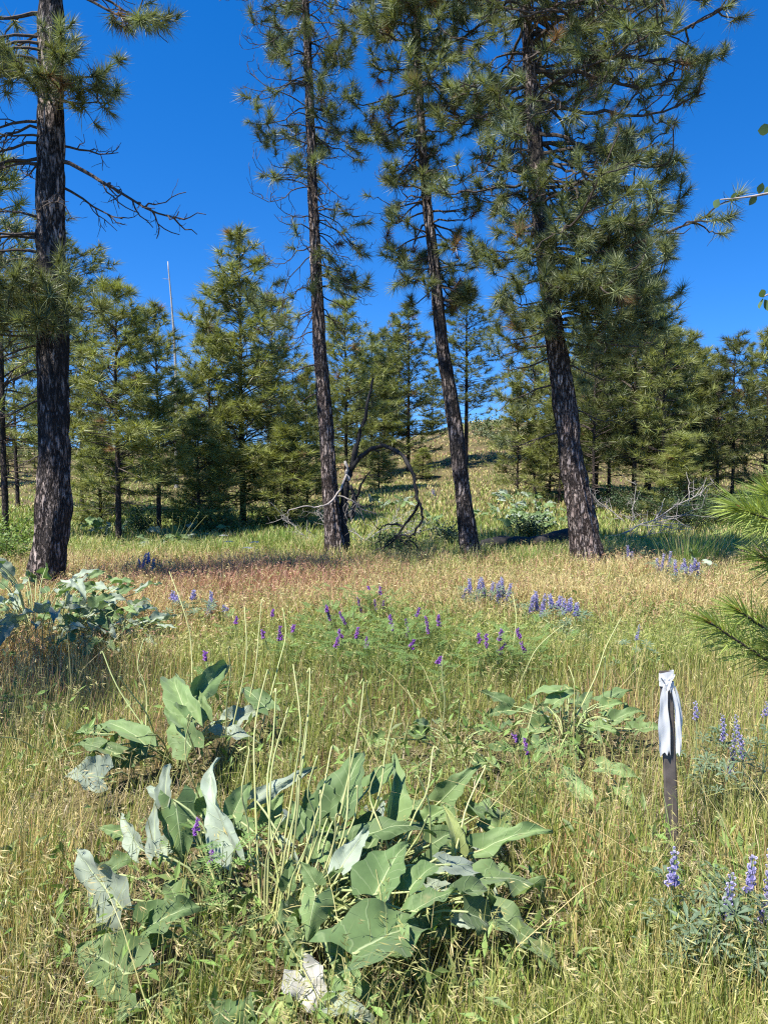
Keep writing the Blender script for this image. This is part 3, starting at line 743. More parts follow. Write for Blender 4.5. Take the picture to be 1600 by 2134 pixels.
# ------------------------------------------------------------------ the arched dead snag, brush, charred log
def px_path(pts, Y, n, jit=0.0, seed=0):
    rng = np.random.default_rng(seed)
    return smooth_path(np.array([at_Y(p[0], p[1], Y + (p[2] if len(p) > 2 else rng.normal(0, jit))) for p in pts]), n)
def arched_snag():
    Y = on_ground(722, 1163)[1] - .15
    base = at_Y(722, 1163, Y); base[2] = float(terrain(base[0], Y))
    root = empty("dead_snag", base, "charred dead snag with one limb arching over to the ground", "dead tree")
    k = Y / F
    def limb(nm, pts, r0, r1, n=20, mat=M_char, col=(.03, .027, .025), seed=0, jit=.05):
        P = px_path(pts, Y, n, jit, seed); mb = MB()
        rng = np.random.default_rng(seed + 9)
        kink = np.zeros((n, 3)); kink[1:-1] = rng.normal(0, .016, (n - 2, 3)); P = P + (kink + np.roll(kink, 1, 0)) * .6
        R = np.linspace(r0, r1, n) * k * .68 * rng.uniform(.78, 1.22, n)
        tube(mb, P - base, R, 8, col); return mb.build(nm, mat, root, smooth=True)
    limb("trunk", [(724, 1175, 0), (716, 1080, 0), (722, 1010, 0), (735, 965, .05), (750, 905, .1), (765, 845, .15), (779, 788, .2)], 15, 3.2, 30)
    limb("branch", [(733, 978, 0), (752, 950, -.1), (780, 934, -.25), (808, 932, -.4), (838, 948, -.6), (860, 985, -.8), (868, 1025, -.9), (873, 1050, -.95)], 7.5, 4.5, 34, seed=1)
    limb("branch", [(873, 1048, -.95), (880, 1065, -1), (877, 1090, -1), (864, 1108, -.95), (852, 1122, -.9), (866, 1140, -.8), (871, 1160, -.8)], 4.5, 1.5, 24, seed=2)
    limb("branch", [(872, 1050, -.95), (858, 1075, -.8), (840, 1098, -.7), (822, 1122, -.65), (795, 1142, -.6), (764, 1160, -.5)], 4.2, 1.8, 24, seed=3)
    limb("branch", [(838, 1097, -.7), (815, 1092, -.5), (797, 1097, -.4), (790, 1112, -.4), (793, 1140, -.4)], 3.2, 1.4, 16, seed=4)
    limb("branch", [(792, 1104, -.4), (780, 1092, -.5), (768, 1080, -.6)], 1.6, .8, 8, seed=5)
    limb("branch", [(857, 1120, -.9), (838, 1116, -.7), (815, 1124, -.6), (800, 1140, -.6), (790, 1158, -.5)], 2.6, 1, 14, seed=6)
    limb("branch", [(740, 1052, 0), (748, 1020, -.1), (762, 995, -.2), (772, 982, -.3)], 4, 1.6, 12, seed=7)
    limb("branch", [(733, 1030, 0), (745, 1048, -.3), (760, 1058, -.4), (774, 1050, -.5), (776, 1035, -.6)], 3, 1, 12, seed=8)
    limb("branch", [(725, 1075, 0), (735, 1068, -.1), (738, 1040, -.1), (730, 1010, -.1)], 8, 5, 10, seed=12)
    pale = (.42, .38, .34)
    limb("branch", [(727, 1000, -.05), (722, 985, -.08), (718, 960, -.1)], 6, 4, 8, M_grey, pale, 9)
    limb("branch", [(722, 990, -.1), (708, 1022, -.3), (690, 1042, -.5), (668, 1055, -.6), (640, 1056, -.7), (604, 1063, -.8)], 4.2, 1.2, 20, M_grey, (.33, .29, .26), 10)
    limb("branch", [(700, 1034, -.4), (730, 1040, -.5), (755, 1060, -.5), (785, 1068, -.5)], 2.6, 1, 12, M_grey, (.2, .18, .16), 11)
    rng = np.random.default_rng(8)
    for q in range(20):
        x0, y0 = rng.uniform(800, 868), rng.uniform(1108, 1128)
        limb("twig", [(x0, y0, -.7), (x0 + rng.normal(0, 10), y0 + rng.uniform(8, 20), -.7), (x0 + rng.normal(0, 22), y0 + rng.uniform(18, 40), -.7)], 1.2, .6, 7, seed=20 + q, jit=.1)
    arch = np.array([(752, 950), (780, 934), (808, 932), (838, 948), (860, 985), (868, 1025), (878, 1070), (858, 1075), (822, 1122), (765, 850), (750, 905)])
    for q in range(22):
        x0, y0 = arch[q % 11] + rng.normal(0, 3, 2)
        dx, dy = rng.normal(0, 16), rng.uniform(-14, 26)
        limb("twig", [(x0, y0, -.3 - .05 * (q % 11)), (x0 + dx * .6, y0 + dy * .4, -.35), (x0 + dx, y0 + dy, -.4)], 1.5, .5, 7, seed=90 + q, jit=.04)
    for q in range(12):
        x0, y0 = rng.uniform(725, 750), rng.uniform(1030, 1070)
        limb("twig", [(x0, y0, -.4), (x0 + rng.normal(0, 8), y0 + 22, -.4), (x0 + rng.normal(0, 10), y0 + rng.uniform(30, 60), -.4)], .9, .5, 7, M_grey, (.25, .22, .19), seed=60 + q, jit=.1)
arched_snag()

def dead_branch(label, px, row, az, L, el, seed, col=(.33, .30, .27), r=.018, twigs=9, group=None):
    """a fallen grey branch lying on the ground, forked into bare twigs"""
    rng = np.random.default_rng(seed); g = on_ground(px, row)
    root = empty("fallen_branch", g, label, "branch", group)
    mb = MB(); n = 9; s = np.linspace(0, 1, n)
    d = np.array([math.cos(az) * math.cos(el), math.sin(az) * math.cos(el), math.sin(el)])
    P = np.array([0, 0, .03]) + s[:, None] * d * L + np.cumsum(rng.normal(0, .02, (n, 3)), 0) * L
    P[:, 2] = np.maximum(P[:, 2], .03)
    col = tuple(np.array(col) * .72)
    tube(mb, P, np.linspace(r, r * .4, n), 6, col)
    mb.build("stem", M_grey, root)
    for k in range(twigs):
        i = rng.integers(1, n); a2 = az + rng.choice([-1, 1]) * rng.uniform(.3, 1.2); e2 = rng.uniform(-.1, 1.0); tl = L * rng.uniform(.2, .5)
        m = 6; q = np.linspace(0, 1, m)
        T = P[i] + q[:, None] * np.array([math.cos(a2) * math.cos(e2), math.sin(a2) * math.cos(e2), math.sin(e2)]) * tl + np.cumsum(rng.normal(0, .025, (m, 3)), 0)
        T[:, 2] = np.maximum(T[:, 2], .02)
        mb = MB(); tube(mb, T, np.linspace(r * .5, r * .18, m), 4, np.array(col) * rng.uniform(.7, 1.2))
        for v in range(3):
            j = rng.integers(1, m); e = T[j] + nrm(rng.normal(0, 1, 3) + [0, 0, .4]) * tl * rng.uniform(.2, .5); e[2] = max(e[2], .02)
            tube(mb, np.stack([T[j], (T[j] + e) / 2 + rng.normal(0, .015, 3), e]), [r * .28, r * .2, r * .12], 4, col)
        mb.build("twig", M_grey, root)
def brush():
    gr = "fallen branches in the brush pile right of the big leaning pine"
    L = [("longest pale fallen branch slanting up to the right beside the big leaning pine", 1262, 1122, .12, 2.3, .32, (.42, .38, .34), .02, 10),
         ("pale upright dead twig standing in the brush pile", 1318, 1098, 1.5, .95, 1.45, (.40, .37, .32), .017, 5),
         ("grey fallen branch with forked tips curling left in the brush pile", 1305, 1095, 2.6, 1.0, .55, (.33, .30, .27), .017, 9),
         ("grey fallen branch lying low towards the trees in the brush pile", 1340, 1100, .3, 1.9, .12, (.28, .25, .22), .018, 10),
         ("dark fallen branch at the back of the brush pile", 1390, 1085, 1.0, 1.8, .25, (.15, .13, .11), .02, 10),
         ("short grey fallen branch close to the foot of the big leaning pine", 1285, 1130, .1, 1.1, .1, (.36, .33, .29), .014, 9)]
    for i, (lab, px, row, az, ln, el, col, r, tw) in enumerate(L): dead_branch(lab, px, row, az, ln * 1.15, el + .12, 40 + i, col, r * 1.2, tw + 4, gr)
    gr = "fallen grey branches at the foot of the arched snag"
    L = [("bleached fallen branch right of the arched snag's foot", 745, 1150, .1, 1.1, .1, (.45, .42, .38), .012, 12),
         ("bleached fallen branch under the snag's arch", 790, 1140, 2.9, 1.0, .2, (.40, .37, .34), .012, 12),
         ("curled grey fallen branch left of the slim leaning pine's foot", 672, 1135, 2.7, .9, .35, (.38, .35, .31), .012, 12),
         ("thin grey fallen branch behind the slim leaning pine's foot", 690, 1120, 2.2, .8, .4, (.33, .3, .27), .01, 10),
         ("twiggy fallen branch nearest the slender dark pine", 850, 1150, .6, .7, .2, (.2, .18, .16), .01, 10),
         ("bleached fallen branch behind the arched snag", 755, 1135, .5, 1.0, .3, (.42, .4, .36), .011, 12)]
    for i, (lab, px, row, az, ln, el, col, r, tw) in enumerate(L): dead_branch(lab, px, row, az, ln * 1.2, el + .12, 60 + i, col, r * 1.2, tw + 3, gr)
    # charred log lying between the two right pines
    a = on_ground(985, 1160); b = on_ground(1215, 1148)
    a = a + [.15, .15, .16]; b = b + [0, .25, .27]
    n = 40; sides = 18; s = np.linspace(0, 1, n)
    P = a + s[:, None] * (b - a); P[:, 2] += .04 * np.sin(s * 9)
    R = np.interp(s, [0, .15, .6, 1], [.11, .13, .15, .17])
    mb = MB(); tube(mb, P - a, R, sides)
    V = mb.v[0].copy(); V += ((vnoise(V * 7)[:, None] - .5) * .11 + (vnoise(V * 26)[:, None] - .5) * .05) * nrm(V - np.repeat(P - a, sides, 0).tolist() if False else V * [0.05, 1, 1] - [0, 0, 0])
    mb.v[0] = V
    o = mb.build("charred_log", M_char, None, smooth=True, label="charred black log lying between the slender dark pine and big leaning pine", cat="log")
    o.location = a
brush()

# ------------------------------------------------------------------ marker stake with white flagging
def stake():
    g = on_ground(1402, 1785)
    low_spots.extend((g[0] + dx, g[1] - dy) for dx in (-.03, .03) for dy in np.linspace(-.02, .55, 8))
    top = at_Y(1387, 1398, g[1]); Hs = top[2] - g[2]
    root = empty("marker_stake", g, "brown metal marker stake wrapped with white flagging tape", "marker stake")
    m, nt, b, out = new_mat("brown_painted_steel")
    tc = nd(nt, "ShaderNodeTexCoord"); tx = nd(nt, "ShaderNodeTexNoise"); tx.inputs['Scale'].default_value = 22; tx.inputs['Detail'].default_value = 6
    nt.links.new(tc.outputs['Object'], tx.inputs[0])
    rp = nd(nt, "ShaderNodeValToRGB"); rp.color_ramp.elements[0].position = .35; rp.color_ramp.elements[0].color = (.085, .07, .06, 1); rp.color_ramp.elements[1].position = .7; rp.color_ramp.elements[1].color = (.15, .125, .11, 1)
    nt.links.new(tx.outputs[0], rp.inputs[0]); nt.links.new(rp.outputs[0], b.inputs['Base Color']); b.inputs['Roughness'].default_value = .6
    # a folded flat bar: two narrow flanges and a web, leaning a little to the left
    lean = (top[0] - g[0])
    prof = [(.86 * qx, qy) for qx, qy in [(-.031, .004), (-.031, 0), (-.024, -.004), (-.012, -.0045), (.012, -.0045), (.024, -.004), (.031, 0), (.031, .004), (.022, .002), (-.022, .002)]]
    n = 12; zs = np.linspace(-.25, Hs, n); V = []
    for z in zs:
        for x, y in prof: V.append((x + lean * z / Hs, y, z))
    k = len(prof); q = []
    for i in range(n - 1):
        for j in range(k): q.append((i * k + j, i * k + (j + 1) % k, (i + 1) * k + (j + 1) % k, (i + 1) * k + j))
    mb = MB(); mb.add(V, None, q)
    t = [((n - 1) * k, (n - 1) * k + j, (n - 1) * k + j + 1) for j in range(1, k - 1)]
    mb.t.append(np.array(t)); mb.build("post", m, root)
    tape = foliage_mat("white_flagging", rough=.45, trans=.25, spec=.4, tcol=(1, 1, 1))
    W = np.array([.84, .84, .82])
    rng = np.random.default_rng(5)
    def strip(nm, pts, wid, twist=0.0, ph=0.0, ruff=.006):
        P = smooth_path(np.array(pts), 26); n = len(P); mbx = MB(); U = np.linspace(-1, 1, 7); V = []
        for i in range(n):
            f = i / (n - 1); w = np.interp(f, np.linspace(0, 1, len(wid)), wid) * .5; a = twist * f + ph
            for u in U:
                fold = ruff * (.55 * math.sin(u * 2.3 + ph * 3 + f * 3.1) + .25 * math.sin(u * 5 - f * 9 + ph) + .2 * math.sin(f * 17 + u * 2)) * (.3 + f)
                drop = np.array([0, 0, -.014 * max(0, f - .9) * 10 * (math.sin(u * 7 + ph * 5) + .5 * math.sin(u * 15))])
                V.append(P[i] + drop + np.array([math.cos(a), math.sin(a), 0]) * u * w * (1 + .08 * math.sin(f * 13 + ph * 9)) + np.array([-math.sin(a), math.cos(a), 0]) * fold)
        m7 = 7; qq = [(i * m7 + j, i * m7 + j + 1, (i + 1) * m7 + j + 1, (i + 1) * m7 + j) for i in range(n - 1) for j in range(m7 - 1)]
        mbx.add(V, None, qq, W * rng.uniform(.95, 1.0)); mbx.build(nm, tape, root, smooth=True)
    zt = Hs; x0 = lean
    def xz(z): return lean * z / Hs
    # two bands wound round the post near its top
    for zb, hh, tilt in ((zt - .018, .030, .22), (zt - .052, .024, -.10)):
        mbx = MB(); pr = [(-.030, .0), (-.027, -.008), (0, -.0095), (.027, -.008), (.030, 0), (.027, .0065), (0, .007), (-.027, .0065)]
        V = [(x + xz(zb), y, zb + dz + tilt * x) for dz in (-hh / 2, 0, hh / 2) for x, y in pr]
        kk = len(pr); qq = [(r * kk + j, r * kk + (j + 1) % kk, (r + 1) * kk + (j + 1) % kk, (r + 1) * kk + j) for r in (0, 1) for j in range(kk)]
        mbx.add(V, None, qq, W); mbx.build("tape_band", tape, root)
    # crossed tails up to the knot and the long hanging tails
    def s3(x, y, z): return (x + xz(z), y, z)
    strip("tape_knot", [s3(-.026, -.012, zt - .012), s3(-.012, -.015, zt - .03), s3(0, -.016, zt - .05), s3(.006, -.015, zt - .075)], [.014, .02, .018, .012], 0, .2)
    strip("tape_knot", [s3(.026, -.012, zt - .012), s3(.012, -.014, zt - .03), s3(0, -.018, zt - .05), s3(-.006, -.018, zt - .078)], [.014, .02, .018, .012], 0, -.2)
    strip("tape_tail", [s3(-.010, -.014, zt - .05), s3(-.020, -.017, zt - .12), s3(-.024, -.019, zt - .22), s3(-.024, -.016, zt - .335)], [.014, .034, .044, .048], .18, -.1)
    strip("tape_tail", [s3(.012, -.013, zt - .05), s3(.026, -.018, zt - .12), s3(.033, -.020, zt - .22), s3(.032, -.018, zt - .33)], [.010, .018, .022, .020], -.25, .35)
    strip("tape_tail", [s3(.030, -.004, zt - .06), s3(.046, -.006, zt - .13), s3(.050, -.004, zt - .22), s3(.040, .0, zt - .30)], [.010, .022, .026, .020], -.5, .9)
stake()

# ------------------------------------------------------------------ arrowleaf balsamroot
LEAF_T = np.concatenate([np.linspace(0, .9, 15), [.94, .97, 1.0]])
LEAF_W = np.interp(LEAF_T, [0, .06, .13, .22, .33, .45, .57, .69, .80, .90, .96, 1.0], [.62, .90, 1.0, .98, .90, .79, .66, .51, .35, .19, .09, .005])
LEAF_U = np.linspace(-1, 1, 11)
GREEN = (.108, .172, .060); PALE = (.275, .325, .245); YELL = (.26, .30, .10); DEAD = (.43, .41, .37); MIDG = (.150, .222, .080)
leaf_spots = []                 # where leaves spread, so that the grass stands lower there
def leaf_mesh(mb, B, T, N, W, fold=.25, bulge=.08, wave=.05, lobe=.2, col=GREEN, seed=0, twist=0.0):
    rng = np.random.default_rng(seed)
    B = np.asarray(B, float); T = np.asarray(T, float)
    a = T - B; L = np.linalg.norm(a); a = a / L
    s = nrm(np.cross(a, N)); n = np.cross(s, a)
    t = LEAF_T[:, None]; u = LEAF_U[None, :]
    h = W * .5 * LEAF_W[:, None]
    te = t - lobe * (1 - t) ** 5 * np.abs(u) ** 1.4 * 1.0
    ph = rng.uniform(0, 6.28, 4)
    au = np.abs(u)
    side = np.where(u < 0, 0, 1)
    edge = np.where(u < 0, np.sin(11 * t + ph[0]) + .6 * np.sin(19 * t + ph[1]), np.sin(12 * t + ph[2]) + .6 * np.sin(17 * t + ph[3]))
    jag = 1 + .10 * np.where(u < 0, np.sin(23 * t + ph[1]), np.sin(26 * t + ph[3])) * au ** 2
    tw = twist * (t - .3)
    crm = vnoise(np.stack(np.broadcast_arrays(t * 4.5 + seed * 1.7, u * 1.9 + ph[0], 0 * t + ph[1]), -1))
    curl = rng.uniform(-.25, .9); roll = rng.uniform(-.5, .5)
    zoff = (fold * 1.5 + .1) * au * h + bulge * L * 4 * t * (1 - t) + wave * L * edge * au ** 2.0 * .6 + .03 * L * np.sin(9 * t + 4 * u + ph[0]) * au ** .5 + .010 * L * np.sin(21 * t + 9 * u + ph[2]) + (crm - .5) * .075 * L * (.35 + au) - curl * L * np.clip(t - .55, 0, 1) ** 2 + roll * h * u * np.abs(u)
    across = h * u * jag * math.cos(min(1.2, abs(fold)))
    V = B + a * (L * te)[..., None] + (s * (across * np.cos(tw))[..., None] + n * (across * np.sin(tw))[..., None]) + n * zoff[..., None]
    V[..., 2] = np.maximum(V[..., 2], .015)
    nt_, nu = len(LEAF_T), len(LEAF_U)
    q = [(i * nu + j, i * nu + j + 1, (i + 1) * nu + j + 1, (i + 1) * nu + j) for i in range(nt_ - 1) for j in range(nu - 1)]
    uv = np.stack(np.broadcast_arrays(u * np.ones_like(t), t * np.ones_like(u)), -1).reshape(-1, 2)
    c = np.array(col) * rng.uniform(.8, 1.22) * np.ones((nt_ * nu, 3))
    mb.add(V.reshape(-1, 3), None, q, c, uv)
STALK = (.36, .40, .16)
def balsam(label, crown, leaves, stalks=(), group="arrowleaf balsamroot clumps in the grass", off=(0, 0, 0)):
    g = np.asarray(crown, float); g[2] = float(terrain(g[0], g[1]))
    root = empty("balsamroot_plant", g, label, "plant", group)
    for k, lf in enumerate(leaves):
        B, T, N, W, kw = lf
        leaf_spots.append((B[0], B[1])); leaf_spots.append((T[0], T[1])); leaf_spots.append(((B[0] + T[0]) / 2, (B[1] + T[1]) / 2))
        mb = MB(); leaf_mesh(mb, np.array(B) - g, np.array(T) - g, N, W, seed=k * 7 + int(abs(g[0]) * 100), **kw)
        o = mb.build("leaf", M_leaf, root, smooth=True)
        Bl = np.array(B) - g; d = nrm(Bl * [1, 1, 0]) * .02
        out = np.linalg.norm(Bl[:2])
        r0 = np.array([0, 0, .0]) + d if out < .5 else np.array([Bl[0] * .55, Bl[1] * .55, 0.0])
        ctrl = np.array([r0, r0 + (Bl - r0) * [.45, .45, .72] + [0, 0, .02], Bl, Bl + (np.array(T) - np.array(B)) * .12])
        mb = MB(); tube(mb, smooth_path(ctrl, 9), np.linspace(.0048, .003, 9), 5, (.33, .38, .17)); mb.build("petiole", M_stem, o, smooth=True)
    for k, (b, t, bend) in enumerate(stalks):
        b = np.array(b) - g; t = np.array(t) - g
        rng = np.random.default_rng(k + 5)
        m = (b + t) / 2 + np.array([bend, rng.normal(0, .03), .03]); m2 = b * .25 + t * .75 + np.array([bend * .8 + rng.normal(0, .012), rng.normal(0, .02), .02])
        hook = t + np.array([rng.normal(0, .012), rng.normal(0, .01), -.006])
        P = smooth_path(np.array([b, m, m2, t, hook]), 16)
        mb = MB(); tube(mb, P, np.concatenate([np.linspace(.0042, .0024, 15), [.004]]), 5, np.array(STALK) * rng.uniform(.85, 1.2) + np.array([.06, .02, .02]) * rng.random())
        mb.build("flower_stalk", M_stem, root, smooth=True)
UPN = np.array([-.25, -.45, .86])
def L2(bx, by, bz, tx, ty, tz, wpx, col=GREEN, N=None, **kw):
    B = at_z(bx, by, bz); T = at_z(tx, ty, tz)
    d = np.linalg.norm((B + T) / 2 - np.array([0, 0, CAM_Z]))
    kw['col'] = col
    return (B, T, np.array(N if N is not None else UPN, float), .9 * wpx * d / F, kw)
CAMN = np.array([-.1, -.85, .5])
def main_balsam():
    c = at_z(640, 1950, 0)
    lv = [
        L2(735, 1988, .26, 922, 1918, .22, 150, GREEN, bulge=.06, fold=.15, wave=.09, lobe=.3),
        L2(780, 1866, .30, 848, 1750, .40, 105, GREEN, bulge=.02, fold=.3, N=(-.35, -.6, .7)),
        L2(705, 1690, .34, 757, 1560, .52, 108, GREEN, fold=.35, N=(-.2, -.85, .45), wave=.07),
        L2(684, 1700, .32, 690, 1608, .44, 72, GREEN, fold=.3, N=(-.5, -.7, .5)),
        L2(810, 1706, .30, 818, 1572, .48, 62, MIDG, fold=.6, N=(.5, -.7, .5), bulge=.1),
        L2(770, 1640, .36, 834, 1584, .44, 46, GREEN, fold=.2, N=CAMN),
        L2(731, 1756, .30, 908, 1722, .34, 66, GREEN, bulge=.13, fold=.1, wave=.06),
        L2(852, 1855, .30, 924, 1792, .34, 66, GREEN, fold=.25),
        L2(926, 1802, .34, 984, 1832, .22, 52, PALE, bulge=.25, fold=-.2, N=(.2, -.6, .7)),
        L2(858, 1900, .28, 965, 1850, .32, 56, GREEN, wave=.16, bulge=.06),
        L2(958, 1862, .32, 1018, 1912, .18, 44, MIDG, bulge=.25, wave=.1),
        L2(967, 1900, .28, 1028, 1952, .16, 74, GREEN, bulge=.1, fold=.15),
        L2(1026, 1900, .22, 1172, 2026, .08, 70, MIDG, wave=.1, bulge=.08),
        L2(1003, 1772, .28, 1150, 1725, .36, 50, MIDG, fold=.3, wave=.06),
        L2(1000, 1832, .28, 1148, 1866, .16, 66, MIDG, wave=.14, bulge=.1, fold=.05),
        L2(708, 1812, .30, 768, 1728, .36, 52, PALE, fold=.3, wave=.1, N=CAMN),
        L2(952, 1772, .30, 926, 1676, .44, 40, YELL, fold=.4, N=(.3, -.85, .4)),
        L2(918, 1670, .26, 996, 1594, .42, 60, MIDG, fold=.3, N=CAMN),
        L2(628, 2020, .20, 690, 2122, .10, 80, DEAD, fold=.35, wave=.2, bulge=.05, N=CAMN),
        L2(700, 2030, .18, 785, 2086, .16, 60, GREEN, bulge=.06),
        L2(690, 2098, .16, 792, 2136, .14, 50, PALE, bulge=.22, wave=.08),
        L2(658, 1866, .34, 640, 1965, .22, 78, MIDG, fold=-.5, N=CAMN),
        L2(660, 1846, .32, 626, 1796, .38, 44, MIDG, fold=.2),
        L2(655, 2050, .12, 672, 2130, .12, 56, GREEN, bulge=.08),
        # left flank
        L2(256, 1894, .22, 156, 1768, .36, 112, PALE, fold=.15, wave=.09, N=(-.5, -.7, .55), bulge=.02, lobe=.15),
        L2(268, 2030, .14, 158, 1970, .20, 120, MIDG, fold=.2, wave=.1, bulge=.05, lobe=.3),
        L2(296, 1922, .20, 334, 1872, .26, 60, MIDG, fold=.2),
        L2(306, 1934, .20, 420, 1884, .26, 66, GREEN, wave=.12, bulge=.06),
        L2(306, 1962, .14, 372, 1948, .16, 44, MIDG, bulge=.1),
        L2(366, 1668, .42, 384, 1806, .20, 88, GREEN, fold=-.45, N=(.25, -.9, .35), bulge=.04),
        L2(346, 1672, .40, 354, 1588, .50, 40, PALE, fold=.5, N=CAMN),
        L2(342, 1668, .40, 306, 1640, .42, 30, PALE, fold=.2),
        L2(326, 1778, .28, 326, 1670, .40, 40, PALE, fold=.4, N=CAMN),
        L2(490, 1768, .26, 430, 1580, .52, 62, PALE, fold=.35, N=(-.55, -.75, .3), wave=.06),
        L2(486, 1700, .34, 524, 1628, .42, 46, GREEN, fold=.3, N=CAMN),
        L2(532, 1664, .36, 662, 1598, .44, 36, PALE, fold=-.3, bulge=.1, N=CAMN),
        L2(294, 1770, .24, 254, 1694, .32, 50, PALE, fold=.3, N=(-.5, -.6, .6)),
        L2(258, 1744, .24, 204, 1724, .26, 26, MIDG, fold=.2),
        L2(496, 2140, .14, 432, 2092, .20, 80, GREEN, fold=.2, bulge=.04),
        L2(520, 2145, .14, 520, 2064, .22, 48, GREEN, fold=.4, N=CAMN),
        L2(590, 2140, .12, 586, 2086, .18, 58, YELL, fold=.2),
        L2(288, 2096, .12, 238, 2140, .10, 64, MIDG, bulge=.1),
        L2(602, 1850, .22, 606, 1786, .30, 36, GREEN, fold=.4, N=CAMN),
        L2(560, 1720, .24, 590, 1650, .34, 44, MIDG, fold=.3, N=CAMN),
        L2(640, 1740, .26, 612, 1670, .34, 50, GREEN, fold=.3, N=CAMN),
        L2(886, 1930, .2, 945, 1960, .14, 44, MIDG, bulge=.15),
        L2(420, 1700, .26, 452, 1650, .34, 50, MIDG, fold=.3, N=CAMN),
        L2(760, 1780, .22, 800, 1730, .28, 60, GREEN, fold=.2),
        L2(880, 1840, .18, 940, 1880, .14, 60, GREEN, fold=.2),
        L2(700, 1900, .16, 660, 1870, .20, 46, YELL, fold=.3),
        L2(800, 1960, .12, 850, 2000, .10, 60, GREEN, fold=.2),
        L2(900, 1760, .22, 960, 1730, .26, 50, GREEN, fold=.2),
        L2(650, 1700, .26, 640, 1640, .36, 44, GREEN, fold=.3, N=CAMN),
    ]
    rng = np.random.default_rng(404)
    for k in range(72):
        x0, y0 = rng.uniform(600, 1060), rng.uniform(1690, 2010); z0 = rng.uniform(.05, .24)
        if x0 > 900 and y0 > 1930: y0 -= 120
        a = rng.uniform(-.4, 3.5) if k % 3 else rng.uniform(0, 6.28); ln = rng.uniform(36, 78)
        lv.append(L2(x0, y0, z0, x0 + math.cos(a) * ln, y0 - math.sin(a) * ln * .75, z0 + rng.uniform(-.03, .10), rng.uniform(28, 58), (GREEN, MIDG, MIDG, PALE)[k % 4], nrm(UPN + rng.normal(0, .3, 3)), fold=rng.uniform(.1, .5), wave=rng.uniform(.06, .16), bulge=rng.uniform(0, .12)))
    for k in range(14):
        x0, y0 = rng.uniform(220, 520), rng.uniform(1690, 1960); z0 = rng.uniform(.06, .2); a = rng.uniform(0, 3.4); ln = rng.uniform(50, 95)
        lv.append(L2(x0, y0, z0, x0 + math.cos(a) * ln, y0 - math.sin(a) * ln * .75, z0 + rng.uniform(-.02, .10), rng.uniform(30, 56), (GREEN, MIDG, PALE)[k % 3], nrm(UPN + rng.normal(0, .3, 3)), fold=rng.uniform(.1, .5), wave=rng.uniform(.06, .16), bulge=rng.uniform(0, .12)))
    b = lambda x, y: at_z(x, y, .02)
    st = []
    for bx, by, tx, ty, tz, bend in ((545, 1960, 556, 1402, .80, -.03), (560, 1950, 612, 1392, .84, .04), (572, 1955, 646, 1398, .82, .02), (555, 1970, 600, 1480, .74, -.02), (580, 1950, 690, 1560, .6, .02),
                                     (590, 1930, 640, 1500, .72, .01), (600, 1960, 575, 1440, .78, -.05), (565, 1990, 620, 1620, .56, .0), (610, 1940, 660, 1580, .6, .03), (535, 1940, 520, 1560, .62, -.02),
                                     (620, 1970, 730, 1560, .62, .06), (600, 1990, 700, 1700, .46, .03), (650, 1960, 758, 1420, .78, .02), (700, 1900, 822, 1480, .7, .04), (640, 1930, 745, 1640, .5, .03),
                                     (770, 1900, 892, 1700, .42, .02), (800, 1950, 902, 1560, .60, .0), (880, 1960, 1010, 1600, .54, .0), (590, 2000, 640, 1760, .4, -.02), (575, 1975, 668, 1650, .52, .04),
                                     (552, 1985, 590, 1700, .48, -.03), (850, 1900, 790, 1600, .55, -.03), (900, 1900, 872, 1620, .52, .02)):
        st.append((b(bx, by), at_z(tx, ty, tz), bend))
    balsam("largest balsamroot clump of big sage-green leaves in the foreground", c, lv, st)
main_balsam()

def cluster(label, px, row, n, spread, seed, lmin=.14, lmax=.27, stalks=(), hi=.34, tone=(.5, .3, .2), explicit=()):
    rng = np.random.default_rng(seed); g = on_ground(px, row); lv = list(explicit)
    for k in range(n):
        az = rng.uniform(0, 2 * PI); r = spread * rng.uniform(.15, 1) ** .7; L = rng.uniform(lmin, lmax)
        zb = float(terrain(g[0], g[1])) + hi * rng.uniform(.35, .9) * (1.15 - .5 * r / spread)
        d = np.array([math.cos(az), math.sin(az), 0])
        B = g * [1, 1, 0] + d * r + [0, 0, zb]
        T = B + nrm(d + rng.normal(0, .4, 3) * [1, 1, 0] + [0, 0, rng.uniform(-.5, .7)]) * L
        T[2] = max(T[2], .05 + float(terrain(T[0], T[1])))
        col = (GREEN, MIDG, PALE)[rng.choice(3, p=tone)]
        N = nrm(np.array([-.3, -.5, .8]) + rng.normal(0, .25, 3))
        lv.append((B, T, N, L * rng.uniform(.42, .62), dict(col=col, fold=rng.uniform(.1, .5), wave=rng.uniform(.05, .14), bulge=rng.uniform(0, .12))))
    balsam(label, g, lv, stalks)
